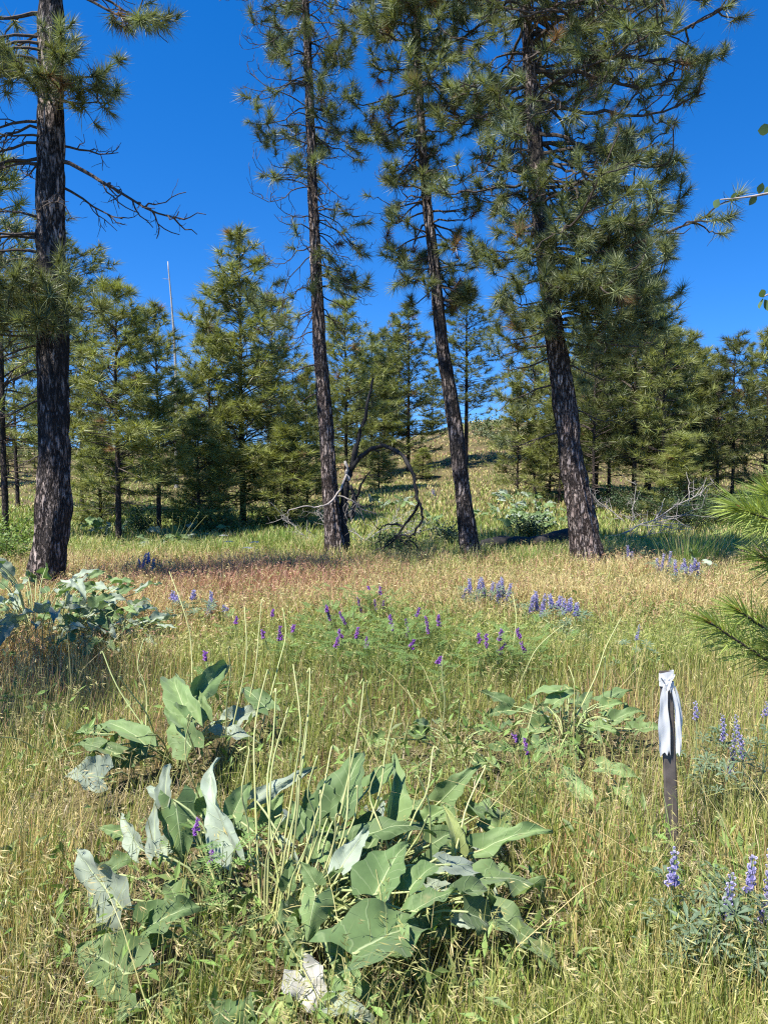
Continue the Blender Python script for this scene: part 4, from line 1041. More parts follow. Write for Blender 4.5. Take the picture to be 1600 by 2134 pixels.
def other_balsam():
    b = lambda x, y: at_z(x, y, .05)
    cluster("balsamroot clump with two leaves held high, left behind the largest clump", 370, 1600, 12, .42, 1,
            explicit=[L2(398, 1500, .36, 358, 1396, .50, 62, MIDG, fold=.3, N=CAMN), L2(416, 1448, .40, 482, 1380, .50, 48, GREEN, fold=.2, N=(.3, -.5, .7)), L2(388, 1510, .34, 346, 1470, .40, 56, GREEN, fold=.2, N=CAMN),
                      L2(400, 1560, .26, 356, 1490, .38, 74, MIDG, fold=.2, N=CAMN), L2(290, 1536, .30, 204, 1502, .34, 52, MIDG, fold=.2), L2(250, 1572, .22, 142, 1548, .26, 46, MIDG, fold=.2), L2(216, 1622, .18, 138, 1612, .22, 74, PALE, fold=.1),
                      L2(432, 1500, .3, 400, 1420, .44, 40, MIDG, fold=.3, N=CAMN), L2(560, 1480, .26, 498, 1428, .34, 46, GREEN, fold=.1), L2(310, 1560, .2, 268, 1520, .26, 50, GREEN, fold=.2)],
            stalks=[(b(340, 1590), at_z(250, 1412, .62), .04), (b(400, 1560), at_z(355, 1196, .95), .06), (b(360, 1600), at_z(215, 1360, .62), -.05), (b(420, 1620), at_z(395, 1490, .5), 0), (b(470, 1580), at_z(510, 1270, .82), .05),
                    (b(500, 1560), at_z(545, 1255, .80), .03), (b(540, 1540), at_z(590, 1270, .72), .04), (b(470, 1590), at_z(476, 1350, .70), 0), (b(300, 1600), at_z(299, 1335, .68), 0), (b(120, 1590), at_z(0, 1520, .45), -.06), (b(430, 1700), at_z(400, 1495, .55), -.04)])
    cluster("balsamroot clump of many small leaves left of the marker stake", 1180, 1560, 30, .42, 2, .10, .2, hi=.36, tone=(.5, .4, .1),
            explicit=[L2(1215, 1665, .16, 1165, 1590, .26, 46, MIDG, fold=.2), L2(1250, 1600, .2, 1336, 1626, .16, 40, MIDG, fold=.2, wave=.1), L2(1280, 1502, .3, 1342, 1478, .36, 26, MIDG), L2(1290, 1640, .12, 1320, 1690, .08, 36, MIDG),
                      L2(1165, 1440, .40, 1098, 1450, .38, 40, MIDG, fold=.2), L2(1150, 1470, .34, 1200, 1440, .40, 40, MIDG, fold=.2)],
            stalks=[(b(1150, 1590), at_z(1292, 1290, .72), .02), (b(1180, 1560), at_z(1185, 1390, .5), 0), (b(1250, 1540), at_z(1260, 1370, .55), .0)])
    cluster("low balsamroot clump half buried in grass between the two bigger clumps", 950, 1580, 12, .45, 3, .10, .17, hi=.2, tone=(.4, .5, .1),
            stalks=[(b(905, 1600), at_z(922, 1370, .66), .03), (b(830, 1600), at_z(850, 1440, .5), .03), (b(950, 1600), at_z(956, 1460, .5), 0), (b(1060, 1480), at_z(1170, 1305, .6), -.06), (b(1060, 1400), at_z(1068, 1240, .62), .03), (b(780, 1560), at_z(764, 1420, .5), 0)])
    cluster("pale balsamroot clump at the foot of the thick scorched trunk", 75, 1350, 120, .95, 4, .12, .26, hi=.88, tone=(.2, .3, .5))
    cluster("withered silvery balsamroot clump right of the thick scorched trunk's foot", 228, 1370, 56, .52, 5, .10, .22, hi=.58, tone=(.1, .2, .7))
    cluster("balsamroot clump with spiky pale stalks in front of the leaning young pine", 345, 1150, 22, .6, 6, .16, .28, hi=.4, tone=(.4, .4, .2),
            stalks=[(on_ground(345 + k * 2, 1150), at_Y(290 + k * 14, 1065 + (k * 37) % 30, 14.6), .03) for k in range(11)])
    for i, (px, row, lab) in enumerate(((1050, 1085, "balsamroot patch on the slope just right of the slender dark pine"), (1120, 1070, "balsamroot patch on the slope against the big leaning pine"), (1095, 1110, "leafy balsamroot patch nearest the charred log"),
                                        (1075, 1050, "upper balsamroot patch on the slope between the two right pines"), (1160, 1100, "balsamroot clump touching the big leaning pine's left side"), (900, 1105, "lone small balsamroot on the slope inside the gap of the pines"),
                                        (400, 1128, "dark leafy balsamroot clump under the young pines on the left"), (230, 1118, "balsamroot clump under the bushy green pine"), (810, 1060, "balsamroot patch with tall pale stalks behind the snag's arch"), (1440, 1215, "small pale balsamroot in dry grass below the right lupines"))):
        cluster(lab, px, row, 26 if i != 5 and i != 9 else 8, .8 if i not in (5, 9) else .3, 20 + i, .2, .34, hi=.45, tone=(.2, .45, .35),
                stalks=[(on_ground(px - 40 + 8 * k, row), on_ground(px - 40 + 8 * k, row) + np.array([np.sin(k * 3.1) * .1, 0, .6 + .15 * np.sin(k * 7.)]), .02) for k in range(10)] if i in (3, 8, 1) else ())
other_balsam()

# ------------------------------------------------------------------ flowers
def stand(px, row, h):
    """the ground point under a plant of height h whose tip shows at pixel (px, row)"""
    d = ray(px, row); t = 1.0
    for _ in range(4000):
        x, y, z = d[0] * t, d[1] * t, CAM_Z + d[2] * t
        if z < float(terrain(x, y)) + h: break
        t *= 1.002
    return np.array([x, y, float(terrain(x, y))])
def floret_geo():
    # a small keeled pea flower: upright banner, two wings
    V = np.array([[-.5, 0, 0], [.5, 0, 0], [.38, .35, .75], [-.38, .35, .75], [0, 0, -.35], [-.35, .75, .1], [.35, .75, .1], [0, .95, .25]], float)
    T = [(0, 1, 2), (0, 2, 3), (0, 4, 1), (4, 5, 7), (4, 7, 6), (0, 5, 4), (1, 4, 6), (5, 2, 7), (6, 7, 3)]
    return V, np.array(T)
FV, FT = floret_geo()
def spike(mb, base, d, L, rng, n, size, cols, droop=0.0, oneside=False, taper=.55):
    d = nrm(d); s = nrm(np.cross(d, [.2, .9, .1])); u = np.cross(s, d)
    for k in range(n):
        f = (k + rng.random() * .6) / n; a = k * 2.4 + rng.normal(0, .3)
        if oneside: a = rng.normal(-1.2, .7)
        o = s * math.cos(a) + u * math.sin(a)
        sz = size * (1 - taper * f) * rng.uniform(.8, 1.15)
        p = base + d * (L * f) + o * size * .35
        y = nrm(o + d * (.25 + .5 * f) - np.array([0, 0, droop])); x = nrm(np.cross(y, d)); z = np.cross(x, y)
        V = p + (FV[:, :1] * x + FV[:, 1:2] * y + FV[:, 2:3] * z) * sz
        c0 = np.array(cols[0]) * (1 - f) + np.array(cols[1]) * f
        c = np.tile(c0 * rng.uniform(.75, 1.2), (8, 1)); c[[4, 5]] = c[[4, 5]] * .5 + np.array(cols[2]) * .5
        mb.add(V, FT, None, c)
def palmate(mb, p, N, r, rng, col, k=8):
    N = nrm(N); s = nrm(np.cross(N, [.3, .8, .2])); u = np.cross(s, N)
    a0 = rng.uniform(0, 6.28)
    for j in range(k):
        a = a0 + j * 2 * PI / k + rng.normal(0, .08); o = s * math.cos(a) + u * math.sin(a); w = nrm(np.cross(o, N)) * r * .11
        R = r * rng.uniform(.8, 1.1)
        m = p + o * R * .6 + N * R * .22; t = p + o * R + N * R * rng.uniform(.1, .3)
        V = [p, m + w + N * R * .04, m - w + N * R * .04, t, m]
        mb.add(V, [(0, 4, 1), (0, 2, 4), (4, 3, 1), (4, 2, 3)], None, np.array(col) * rng.uniform(.85, 1.15))
LUP = ((.33, .29, .60), (.54, .50, .70), (.72, .69, .78))
def lupine(label, spikes, leaves, Y=None, spread=.16, leafr=.04, seed=0, ground_px=None, group="lupine plants with blue flower spikes", size=.014, hgt=.46):
    """spikes: list of (px, row of spike foot, row of spike tip); Y: depth of the plant"""
    rng = np.random.default_rng(seed)
    g = stand(spikes[0][0], min(q[2] for q in spikes), hgt) if spikes else on_ground(*ground_px)
    Y = g[1] if Y is None else Y
    root = empty("lupine_plant", g, label, "lupine", group)
    for px, r0, r1 in spikes:
        yy = Y + rng.normal(0, .04)
        b = at_Y(px + rng.normal(0, 2), r0, yy) - g; t = at_Y(px + rng.normal(0, .12) * (r0 - r1), r1 + rng.normal(0, .08) * (r0 - r1), yy) - g
        mb = MB(); P = smooth_path(np.array([[b[0] * .3, b[1] * .3, -.02], b * [.8, .8, .5], b, t]), 10)
        tube(mb, P, np.linspace(.0035, .0018, 10), 5, (.20, .26, .12)); mb.build("stem", M_stem, root)
        L = np.linalg.norm(t - b); mb = MB()
        spike(mb, b, t - b, L, rng, int(max(12, min(40, L / .0058))), size * 1.2, LUP)
        mb.build("flower_spike", M_petal, root)
    mb = MB()
    for k in range(leaves):
        a = rng.uniform(0, 6.28); r = spread * math.sqrt(rng.random())
        p = np.array([r * math.cos(a), r * math.sin(a), rng.uniform(.1, .36)])
        palmate(mb, p, [math.cos(a) * .4, math.sin(a) * .4 - .1, 1], leafr * rng.uniform(.7, 1.2), rng, (.13, .19, .11), 7)
        tube(mb, np.stack([p * [.3, .3, .1], p * [.8, .8, .7], p]), [.0018, .0014, .001], 3, (.2, .25, .1))
    mb.build("foliage", M_herb, root, kind="stuff")
def lupines():
    near = [
        ("lupine with sparse spike right at the foot of the marker stake", [(1398, 1850, 1765)], 12, (1402, 1960), .016),
        ("lupine with two pale-tipped spikes low at the right edge", [(1518, 1915, 1815), (1560, 1860, 1790)], 16, (1535, 2060), .016),
        ("lupine cut by the right edge beside the pale-tipped lupine", [(1590, 1925, 1785), (1612, 1900, 1800)], 14, (1595, 2050), .016),
        ("lupine with several blue spikes behind and right of the marker stake", [(1525, 1615, 1500), (1510, 1545, 1492), (1545, 1580, 1508)], 26, (1528, 1700), .014),
        ("lupine with one tilted spike close to the marker stake's tape", [(1450, 1500, 1462)], 12, (1462, 1640), .014),
        ("lupine at the right edge below the lower pine bough", [(1590, 1495, 1462)], 10, (1592, 1620), .013),
        ("flowerless lupine of star-shaped leaves at the lower right", [], 16, (1460, 2090), .01),
        ("flowerless lupine leaf tuft nearest the bottom right corner", [], 14, (1560, 2110), .01),
        ("lupine in dry grass left of the lower pine bough", [(1325, 1335, 1305)], 8, (1325, 1400), .013),
    ]
    for i, (lab, sp, n, g, sz) in enumerate(near):
        lupine(lab, sp, n, None, .15, .055, 100 + i, g, size=sz)
    gr = "far lupine plants with blue flower spikes"
    mid = [
        ("far left lupine of the group in dry grass below the slender dark pine", [(980, 1240, 1205), (995, 1250, 1210), (970, 1250, 1222)], (985, 1272)),
        ("fullest lupine below the charred log's left end", [(1012, 1245, 1205), (1022, 1250, 1215), (1035, 1250, 1208)], (1020, 1275)),
        ("lupine with the brightest spike below the charred log", [(1050, 1245, 1205), (1060, 1255, 1215), (1044, 1260, 1220)], (1052, 1280)),
        ("lupine below the middle of the charred log, second row", [(1106, 1280, 1235), (1118, 1275, 1230), (1125, 1285, 1240)], (1112, 1300)),
        ("lupine in dry grass below the big leaning pine's foot", [(1160, 1270, 1240), (1175, 1280, 1245), (1148, 1268, 1238)], (1165, 1300)),
        ("pale lupine at the right end of the second row", [(1195, 1285, 1255), (1185, 1275, 1250)], (1190, 1305)),
        ("tall bright lupine in the shade right of the big leaning pine", [(1376, 1195, 1152), (1371, 1195, 1165)], (1374, 1220)),
        ("second bright lupine in the shade right of the big leaning pine", [(1396, 1190, 1152), (1388, 1195, 1170)], (1394, 1218)),
        ("middle lupine of the row in the shade on the right", [(1411, 1200, 1165), (1420, 1190, 1172)], (1414, 1220)),
        ("lupine fourth in the shaded row on the right", [(1430, 1195, 1165), (1436, 1200, 1175)], (1432, 1222)),
        ("last lupine of the shaded row towards the right pine boughs", [(1446, 1190, 1162), (1450, 1200, 1172)], (1447, 1222)),
        ("grey-blue lupine closest to the big leaning pine's right side", [(1310, 1160, 1136), (1316, 1170, 1150)], (1312, 1195)),
        ("bushy blue-green lupine behind the red grass on the left", [(300, 1185, 1152), (312, 1175, 1150), (290, 1185, 1165), (320, 1190, 1165)], (306, 1210)),
        ("lupine left of the red grass patch, nearest the withered clump", [(362, 1250, 1232), (368, 1255, 1240)], (364, 1280)),
        ("lupine in the middle of the red grass patch", [(402, 1250, 1230)], (403, 1280)),
        ("lupine with two spikes at the right of the red grass patch", [(441, 1270, 1232), (436, 1280, 1262), (470, 1275, 1262)], (445, 1290)),
        ("blue-flowered lupine at the foot of the pine slope behind the snag", [(898, 1030, 1018), (905, 1034, 1020)], (900, 1050)),
    ]
    for i, (lab, sp, g) in enumerate(mid):
        lupine(lab, sp, 16, None, .22, .07, 200 + i, g, gr, size=.027)
lupines()

VET = ((.30, .09, .44), (.40, .17, .54), (.6, .46, .68))
def vetch(label, racemes, ground_px, seed, leaves=14, spread=.3, size=.014):
    rng = np.random.default_rng(seed); g = stand(racemes[0][0], min(q[2] for q in racemes), .44)
    root = empty("vetch_plant", g, label, "vetch", "purple vetch plants trailing through the grass")
    for px, r0, r1 in racemes:
        yy = g[1] + rng.normal(0, .05); b = at_Y(px, r0, yy) - g; t = at_Y(px + rng.normal(0, .35) * (r0 - r1), r1, yy) - g
        mb = MB(); tube(mb, smooth_path(np.array([[b[0] * .4, b[1] * .4, 0], b * [.7, .7, .5] + [.02, 0, 0], b, t]), 9), np.linspace(.003, .0014, 9), 4, (.2, .27, .09)); mb.build("stem", M_stem, root)
        mb = MB(); spike(mb, b, t - b, np.linalg.norm(t - b), rng, int(max(12, min(34, np.linalg.norm(t - b) / .0035))), size, VET, droop=.5, oneside=True, taper=.35)
        mb.build("flower_raceme", M_petal, root)
    mb = MB()
    for k in range(leaves):
        a = rng.uniform(0, 6.28); p0 = np.array([math.cos(a), math.sin(a), 0]) * spread * rng.random() + [0, 0, rng.uniform(.18, .42)]
        d = nrm(np.array([math.cos(a + rng.normal(0, .8)), math.sin(a), rng.uniform(-.1, .6)])); L = rng.uniform(.08, .15)
        s = nrm(np.cross(d, [0, 0, 1])); n = np.cross(s, d)
        tube(mb, np.stack([p0 * [.4, .4, .2], p0, p0 + d * L]), [.0016, .0013, .0008], 3, (.2, .27, .09))
        for j in range(8):
            f = .2 + .8 * j / 8
            for sg in (-1, 1):
                q = p0 + d * L * f; o = s * sg * .03 + d * .012; w = d * .004
                mb.add([q, q + o * .5 + w, q + o, q + o * .5 - w], [(0, 1, 2), (0, 2, 3)], None, np.array([.15, .25, .07]) * rng.uniform(.8, 1.25))
    mb.build("foliage", M_herb, root, kind="stuff")
def vetches():
    L = [
        ("vetch with leaning dark raceme at the left end of the purple patch", [(690, 1292, 1268), (682, 1275, 1262)], (690, 1345)),
        ("vetch with the single deepest purple raceme of the patch", [(722, 1300, 1276)], (722, 1350)),
        ("vetch with a tall slim raceme at the top of the patch", [(755, 1282, 1245), (770, 1228, 1222)], (756, 1330)),
        ("vetch with the two fullest racemes at the top of the patch", [(785, 1275, 1250), (800, 1272, 1252), (792, 1240, 1222)], (792, 1335)),
        ("vetch in the middle of the purple patch", [(815, 1300, 1282), (820, 1315, 1300)], (818, 1370)),
        ("vetch with three small racemes right of the patch's middle", [(852, 1310, 1290), (868, 1285, 1268), (848, 1330, 1312)], (855, 1375)),
        ("vetch with two slanting racemes at the right end of the patch", [(895, 1320, 1285), (915, 1305, 1282)], (900, 1370)),
        ("vetch with pale drooping raceme below the patch's left", [(700, 1350, 1328), (712, 1330, 1312)], (705, 1400)),
        ("vetch with a raceme below the middle of the patch", [(764, 1350, 1328), (743, 1330, 1308)], (764, 1400)),
        ("vetch hanging lowest under the right of the patch", [(856, 1352, 1333)], (858, 1400)),
        ("vetch with pair of racemes standing apart to the right of the patch", [(1015, 1350, 1322), (1000, 1340, 1320)], (1012, 1400)),
        ("vetch with one upright raceme right of the standing-apart pair", [(1040, 1335, 1312), (1038, 1362, 1342)], (1040, 1400)),
        ("vetch with a small raceme far right of the purple patch", [(1083, 1330, 1310), (1095, 1358, 1338)], (1088, 1400)),
        ("vetch with a short fat raceme below the purple patch", [(912, 1385, 1368)], (912, 1450)),
        ("lone vetch on the left above the two high balsamroot leaves", [(432, 1376, 1356)], (434, 1440)),
        ("vetch with three racemes below the red grass patch", [(584, 1335, 1305), (552, 1330, 1312), (612, 1318, 1302)], (582, 1380)),
        ("vetch with two thin racemes beneath the red grass's right side", [(492, 1300, 1286), (568, 1284, 1270)], (510, 1330)),
        ("vetch with reddish-purple racemes left of the many-leaved clump", [(1100, 1572, 1538), (1080, 1545, 1528)], (1098, 1640)),
        ("vetch flowering among the big leaves of the largest clump", [(442, 1800, 1768), (409, 1738, 1705)], (450, 1860)),
    ]
    for i, (lab, r, g) in enumerate(L): vetch(lab, r, g, 300 + i, 42 if i < 13 else 12, .42 if i < 13 else .18, .02 if i < 17 else .013)
vetches()

def yarrow():
    rng = np.random.default_rng(9)
    for k, (px, row, lab) in enumerate(((466, 1117, "leftmost white yarrow head in the green grass"), (477, 1130, "white yarrow head just below the leftmost one"), (531, 1131, "white yarrow head alone at the right of the pair"), (517, 1143, "lowest small white yarrow head in the green grass"))):
        g = stand(px, row, .5); t = at_Y(px, row, g[1]) - g
        root = empty("yarrow_plant", g, lab, "yarrow", "white yarrow in the green grass")
        mb = MB(); tube(mb, smooth_path(np.array([[0, 0, 0], t * [.5, .5, .5] + [.01, 0, 0], t]), 7), np.linspace(.004, .002, 7), 4, (.2, .26, .12)); mb.build("stem", M_stem, root)
        mb = MB()
        for j in range(34):
            a = rng.uniform(0, 6.28); r = .075 * math.sqrt(rng.random()); p = t + np.array([math.cos(a) * r, math.sin(a) * r, .012 - 2 * r * r])
            spike(mb, p, [0, 0, 1], .008, rng, 2, .012, ((.75, .75, .70), (.78, .78, .74), (.7, .7, .5)))
        mb.build("flower_head", M_petal, root)
yarrow()

# ------------------------------------------------------------------ pine sapling at the right edge, close to the camera
def strip_needles(mb, P0, D, L, w, col, rng, bend=.25):
    """needles as bent tapering strips (3 segments)"""
    N = len(P0); D = nrm(D); s = nrm(np.cross(D, rng.normal(size=(N, 3)))); g = np.array([0, 0, -1.])
    t = np.array([0, .4, .75, 1.0])
    P = P0[:, None, :] + D[:, None, :] * (t[None, :, None] * L[:, None, None]) + g * (bend * (t ** 2)[None, :, None] * L[:, None, None] * rng.uniform(.2, 1, (N, 1, 1)))
    W = w * np.array([.8, 1., .8, .0])[None, :, None] * .5
    A = P - s[:, None, :] * W; B = P + s[:, None, :] * W
    V = np.concatenate([np.stack([A[:, :3], B[:, :3]], 2).reshape(N, 6, 3), P[:, 3:4]], 1)
    o = np.arange(N)[:, None] * 7
    T = np.concatenate([o + np.array(x) for x in ((0, 1, 3), (0, 3, 2), (2, 3, 5), (2, 5, 4), (4, 5, 6))], 0)
    mb.add(V.reshape(-1, 3), T, None, np.repeat(col, 7, 0))
def sapling():
    rng = np.random.default_rng(21)
    Y = 3.3; x = 2.15; g = np.array([x, Y, float(terrain(x, Y))])
    root = empty("pine_sapling", g, "bright green long-needled pine sapling reaching in at the right edge", "pine sapling")
    mb = MB(); P = smooth_path(np.array([[0, 0, -.1], [.02, 0, .6], [-.01, .02, 1.2], [0, 0, 1.75]]), 14); tube(mb, P, np.linspace(.032, .008, 14), 9); mb.build("trunk", M_branch, root, smooth=True)
    nb = MB()
    def bough(pts, dens=1.0, nl=.165, bare=.35):
        Q = smooth_path(np.array(pts), 20) - g
        m = MB(); tube(m, Q, np.linspace(.009, .005, 20), 7); m.build("branch", M_branch, root, smooth=True)
        n = int(190 * dens); f = bare + (1 - bare) * rng.random(n) ** .6
        i = f * 18.99; i0 = i.astype(int); p = Q[i0] + (Q[i0 + 1] - Q[i0]) * (i - i0)[:, None]; d = nrm(Q[i0 + 1] - Q[i0])
        o = nrm(np.cross(d, rng.normal(size=(n, 3)))); a = np.interp(f, [bare, .9, 1], [.95, .75, .25])[:, None] * rng.uniform(.6, 1.2, (n, 1))
        D = d * np.cos(a) + o * np.sin(a)
        col = np.array([.27, .35, .09]) * rng.uniform(.75, 1.3, (n, 1)) + np.array([.05, .04, 0]) * rng.random((n, 1))
        strip_needles(nb, p, D, rng.uniform(.7, 1.1, n) * nl, .0042, col, rng, .22)
        # rusty bud scales round the tip
        e = Q[-1]; m = MB(); tube(m, np.stack([e - d[-1] * 0, e + nrm(Q[-1] - Q[-2]) * .02, e + nrm(Q[-1] - Q[-2]) * .045]), [.007, .006, .001], 6, (.28, .12, .05)); m.build("bud", M_herb, root)
    def A(px, row, y): return at_Y(px + 28, row + 12, y)
    T = lambda z: g + np.array([0, 0, z])
    bough([T(1.05), A(1700, 1120, 3.2), A(1620, 1060, 3.1), A(1575, 1015, 3.05)], 1.3)
    bough([T(1.0), A(1690, 1130, 3.0), A(1590, 1080, 2.9), A(1510, 1045, 2.85)], 1.2)
    bough([T(.98), A(1700, 1150, 3.1), A(1620, 1090, 3.05), A(1560, 1060, 3.0)], 1.2)
    bough([T(.9), A(1720, 1200, 3.2), A(1630, 1180, 3.15), A(1560, 1150, 3.1)], 1.1)
    bough([T(1.1), A(1740, 1060, 3.3), A(1660, 1010, 3.3), A(1625, 985, 3.3)], 1.1)
    bough([T(.55), A(1720, 1400, 3.2), A(1600, 1378, 3.1), A(1525, 1335, 3.05), A(1450, 1285, 3.0)], 1.2, bare=.5)
    bough([T(.6), A(1730, 1350, 3.3), A(1640, 1330, 3.2), A(1570, 1300, 3.15), A(1512, 1262, 3.1)], 1.1, bare=.45)
    bough([T(.55), A(1720, 1400, 3.2), A(1640, 1370, 3.1), A(1585, 1335, 3.05)], .9, bare=.4)
    bough([T(.5), A(1740, 1430, 3.25), A(1650, 1410, 3.2), A(1600, 1380, 3.2)], .8)
    bough([T(1.3), T(1.4) + [.3, .2, 0], T(1.55) + [.5, .3, 0]], 1.0); bough([T(.8), T(.85) + [.3, .3, 0], T(.95) + [.55, .4, 0]], 1.0)
    bough([T(1.4), T(1.6), T(1.78), T(1.9)], 1.2, bare=.2)
    nb.build("crown", M_needle, root, kind="stuff")
sapling()

# ------------------------------------------------------------------ serviceberry twigs coming in from the right
def serviceberry():
    rng = np.random.default_rng(31); g = np.array([1.95, 2.25, 0]); g[2] = float(terrain(g[0], g[1]))
    root = empty("serviceberry_shrub", g, "leafy serviceberry shrub whose twig tips reach in against the sky", "shrub")
    def A(px, row, y): return at_Y(px, row, y)
    lv = [0]
    def leaf(p, d, L):
        d = nrm(d); s = nrm(np.cross(d, rng.normal(0, .5, 3) + [0, .6, .8])); n = np.cross(s, d)
        t = np.array([0, .25, .5, .75, 1]); w = np.array([.02, .27, .34, .24, .0]) * L
        V = []
        for k in range(5):
            c = p + d * t[k] * L + n * (-.10 * L * t[k] ** 2)
            V += [c - s * w[k] + n * .1 * L * (w[k] / L), c, c + s * w[k] + n * .1 * L * (w[k] / L)]
        q = [(3 * i + j, 3 * i + j + 1, 3 * i + j + 4, 3 * i + j + 3) for i in range(4) for j in range(2)]
        MB().add(np.array(V) - g, None, q, np.array([.12, .19, .075]) * rng.uniform(.85, 1.2)).build("leaf", M_herb, root, smooth=True)
    def stem(pts, r0, r1, n=16):
        P = smooth_path(np.array(pts), n); mb = MB(); tube(mb, P - g, np.linspace(r0, r1, n), 6, (.36, .31, .28)); mb.build("stem", M_grey, root, smooth=True); return P
    top = g + [-.05, .0, 2.1]
    stem([g + [0, 0, -.05], g + [.08, .05, .8], g + [.02, .02, 1.5], top, A(1760, 250, 2.25)], .016, .006)
    P = stem([top, A(1720, 370, 2.2), A(1620, 398, 2.2), A(1560, 410, 2.2), A(1500, 416, 2.2)], .006, .0016)
    for px, row, dx, dz, L in ((1497, 415, -.5, -.9, .032), (1520, 414, .6, .5, .026), (1576, 408, -.5, -.7, .030), (1580, 404, .1, .9, .030), (1590, 400, .9, .3, .034), (1612, 398, .4, -.8, .034), (1640, 390, .2, .9, .034), (1668, 380, .5, -.9, .036)):
        leaf(A(px, row, 2.2), [dx, rng.normal(0, .3), dz], L)
    P = stem([g + [.03, .02, 1.4], A(1760, 600, 2.2), A(1650, 610, 2.2), A(1606, 612, 2.2), A(1590, 618, 2.2)], .005, .0015)
    for px, row, dx, dz, L in ((1590, 620, -.6, .7, .032), (1588, 622, -.5, -.9, .036), (1592, 624, .25, -.9, .036), (1600, 616, .7, -.5, .034), (1630, 610, .2, .9, .034)):
        leaf(A(px, row, 2.2), [dx, rng.normal(0, .3), dz], L)
    P = stem([A(1760, 250, 2.25), A(1680, 262, 2.2), A(1620, 266, 2.2), A(1604, 270, 2.2)], .004, .0015)
    for px, row, dx, dz, L in ((1606, 268, -1, -.2, .046), (1612, 266, .3, -.8, .034), (1640, 264, .1, .9, .036)):
        leaf(A(px, row, 2.2), [dx, rng.normal(0, .2), dz], L)
    for k in range(4):
        a = rng.uniform(-.8, 1.6); e = g + np.array([math.cos(a) * .5 + .15, math.sin(a) * .5, rng.uniform(1.6, 2.6)])
        P = stem([g, g + [math.cos(a) * .15 + .05, math.sin(a) * .15, .7], e - [.05, 0, .5], e], .012, .003)
        for j in range(10): leaf(P[rng.integers(6, 16)], rng.normal(0, 1, 3), .036)
serviceberry()

# ------------------------------------------------------------------ low leafy bushes under the pines
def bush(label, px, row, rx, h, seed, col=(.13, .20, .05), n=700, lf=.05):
    rng = np.random.default_rng(seed); g = on_ground(px, row)
    root = empty("snowberry_bush", g, label, "bush", "low leafy bushes under the pines")
    mb = MB(); C0 = []
    for k in range(14):
        a = rng.uniform(0, 6.28); e = np.array([math.cos(a) * rx * rng.uniform(.3, 1), math.sin(a) * rx * rng.uniform(.3, 1), h * rng.uniform(.5, 1)])
        P = smooth_path(np.array([[0, 0, 0], e * [.4, .4, .6] + rng.normal(0, .04, 3), e]), 7); tube(mb, P, np.linspace(.009, .003, 7), 4, (.16, .12, .09)); C0.append(P)
    mb.build("stems", M_grey, root)
    C0 = np.concatenate([c[2:] for c in C0]); idx = rng.integers(0, len(C0), n)
    p = C0[idx] + rng.normal(0, .09, (n, 3)); p[:, 2] = np.clip(p[:, 2], .03, None)
    d = nrm(rng.normal(0, 1, (n, 3)) + [0, 0, .3]); s = nrm(np.cross(d, rng.normal(0, 1, (n, 3)) + [0, 0, 2.])); L = lf * rng.uniform(.6, 1.2, (n, 1))
    V = np.stack([p, p + d * L * .5 + s * L * .33, p + d * L, p + d * L * .5 - s * L * .33], 1)
    o = np.arange(n)[:, None] * 4
    mb = MB(); mb.add(V.reshape(-1, 3), np.concatenate([o + [0, 1, 2], o + [0, 2, 3]]), None, np.repeat(np.array(col) * rng.uniform(.7, 1.35, (n, 1)), 4, 0))
    mb.build("foliage", M_herb, root, kind="stuff")
def bushes():
    for i, (px, row, rx, h, lab, col) in enumerate((
        (395, 1108, 1.0, .9, "bright green bush right of the young pine with leaning trunk", (.15, .23, .05)), (25, 1160, .8, .9, "bright green bush at the left edge beside the thick scorched trunk", (.17, .25, .05)),
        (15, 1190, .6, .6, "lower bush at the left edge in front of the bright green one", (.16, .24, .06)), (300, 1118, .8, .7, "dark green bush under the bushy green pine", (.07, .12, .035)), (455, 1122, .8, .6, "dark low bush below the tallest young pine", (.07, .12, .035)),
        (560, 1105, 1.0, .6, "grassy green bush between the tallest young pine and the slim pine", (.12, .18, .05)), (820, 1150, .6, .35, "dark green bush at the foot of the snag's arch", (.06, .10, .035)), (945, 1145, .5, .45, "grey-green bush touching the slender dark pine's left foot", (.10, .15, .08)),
        (1105, 1130, .5, .5, "dark bush behind the charred log", (.06, .09, .03)), (1440, 1112, 1.5, 1.05, "deep shaded bush left of the right pine boughs", (.05, .08, .03)), (1335, 1085, 1.6, .95, "dark bush behind the brush pile", (.05, .08, .03)), (1505, 1100, 1.4, 1.05, "dark bush behind the right pine boughs", (.05, .085, .03)),  # the three right-hand bushes enlarged and coloured dark to stand for deep shade
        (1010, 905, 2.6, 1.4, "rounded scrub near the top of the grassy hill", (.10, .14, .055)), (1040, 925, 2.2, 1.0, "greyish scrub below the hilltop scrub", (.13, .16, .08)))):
        far = row < 1000
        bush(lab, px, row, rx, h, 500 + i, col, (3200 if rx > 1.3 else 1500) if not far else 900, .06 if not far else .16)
bushes()

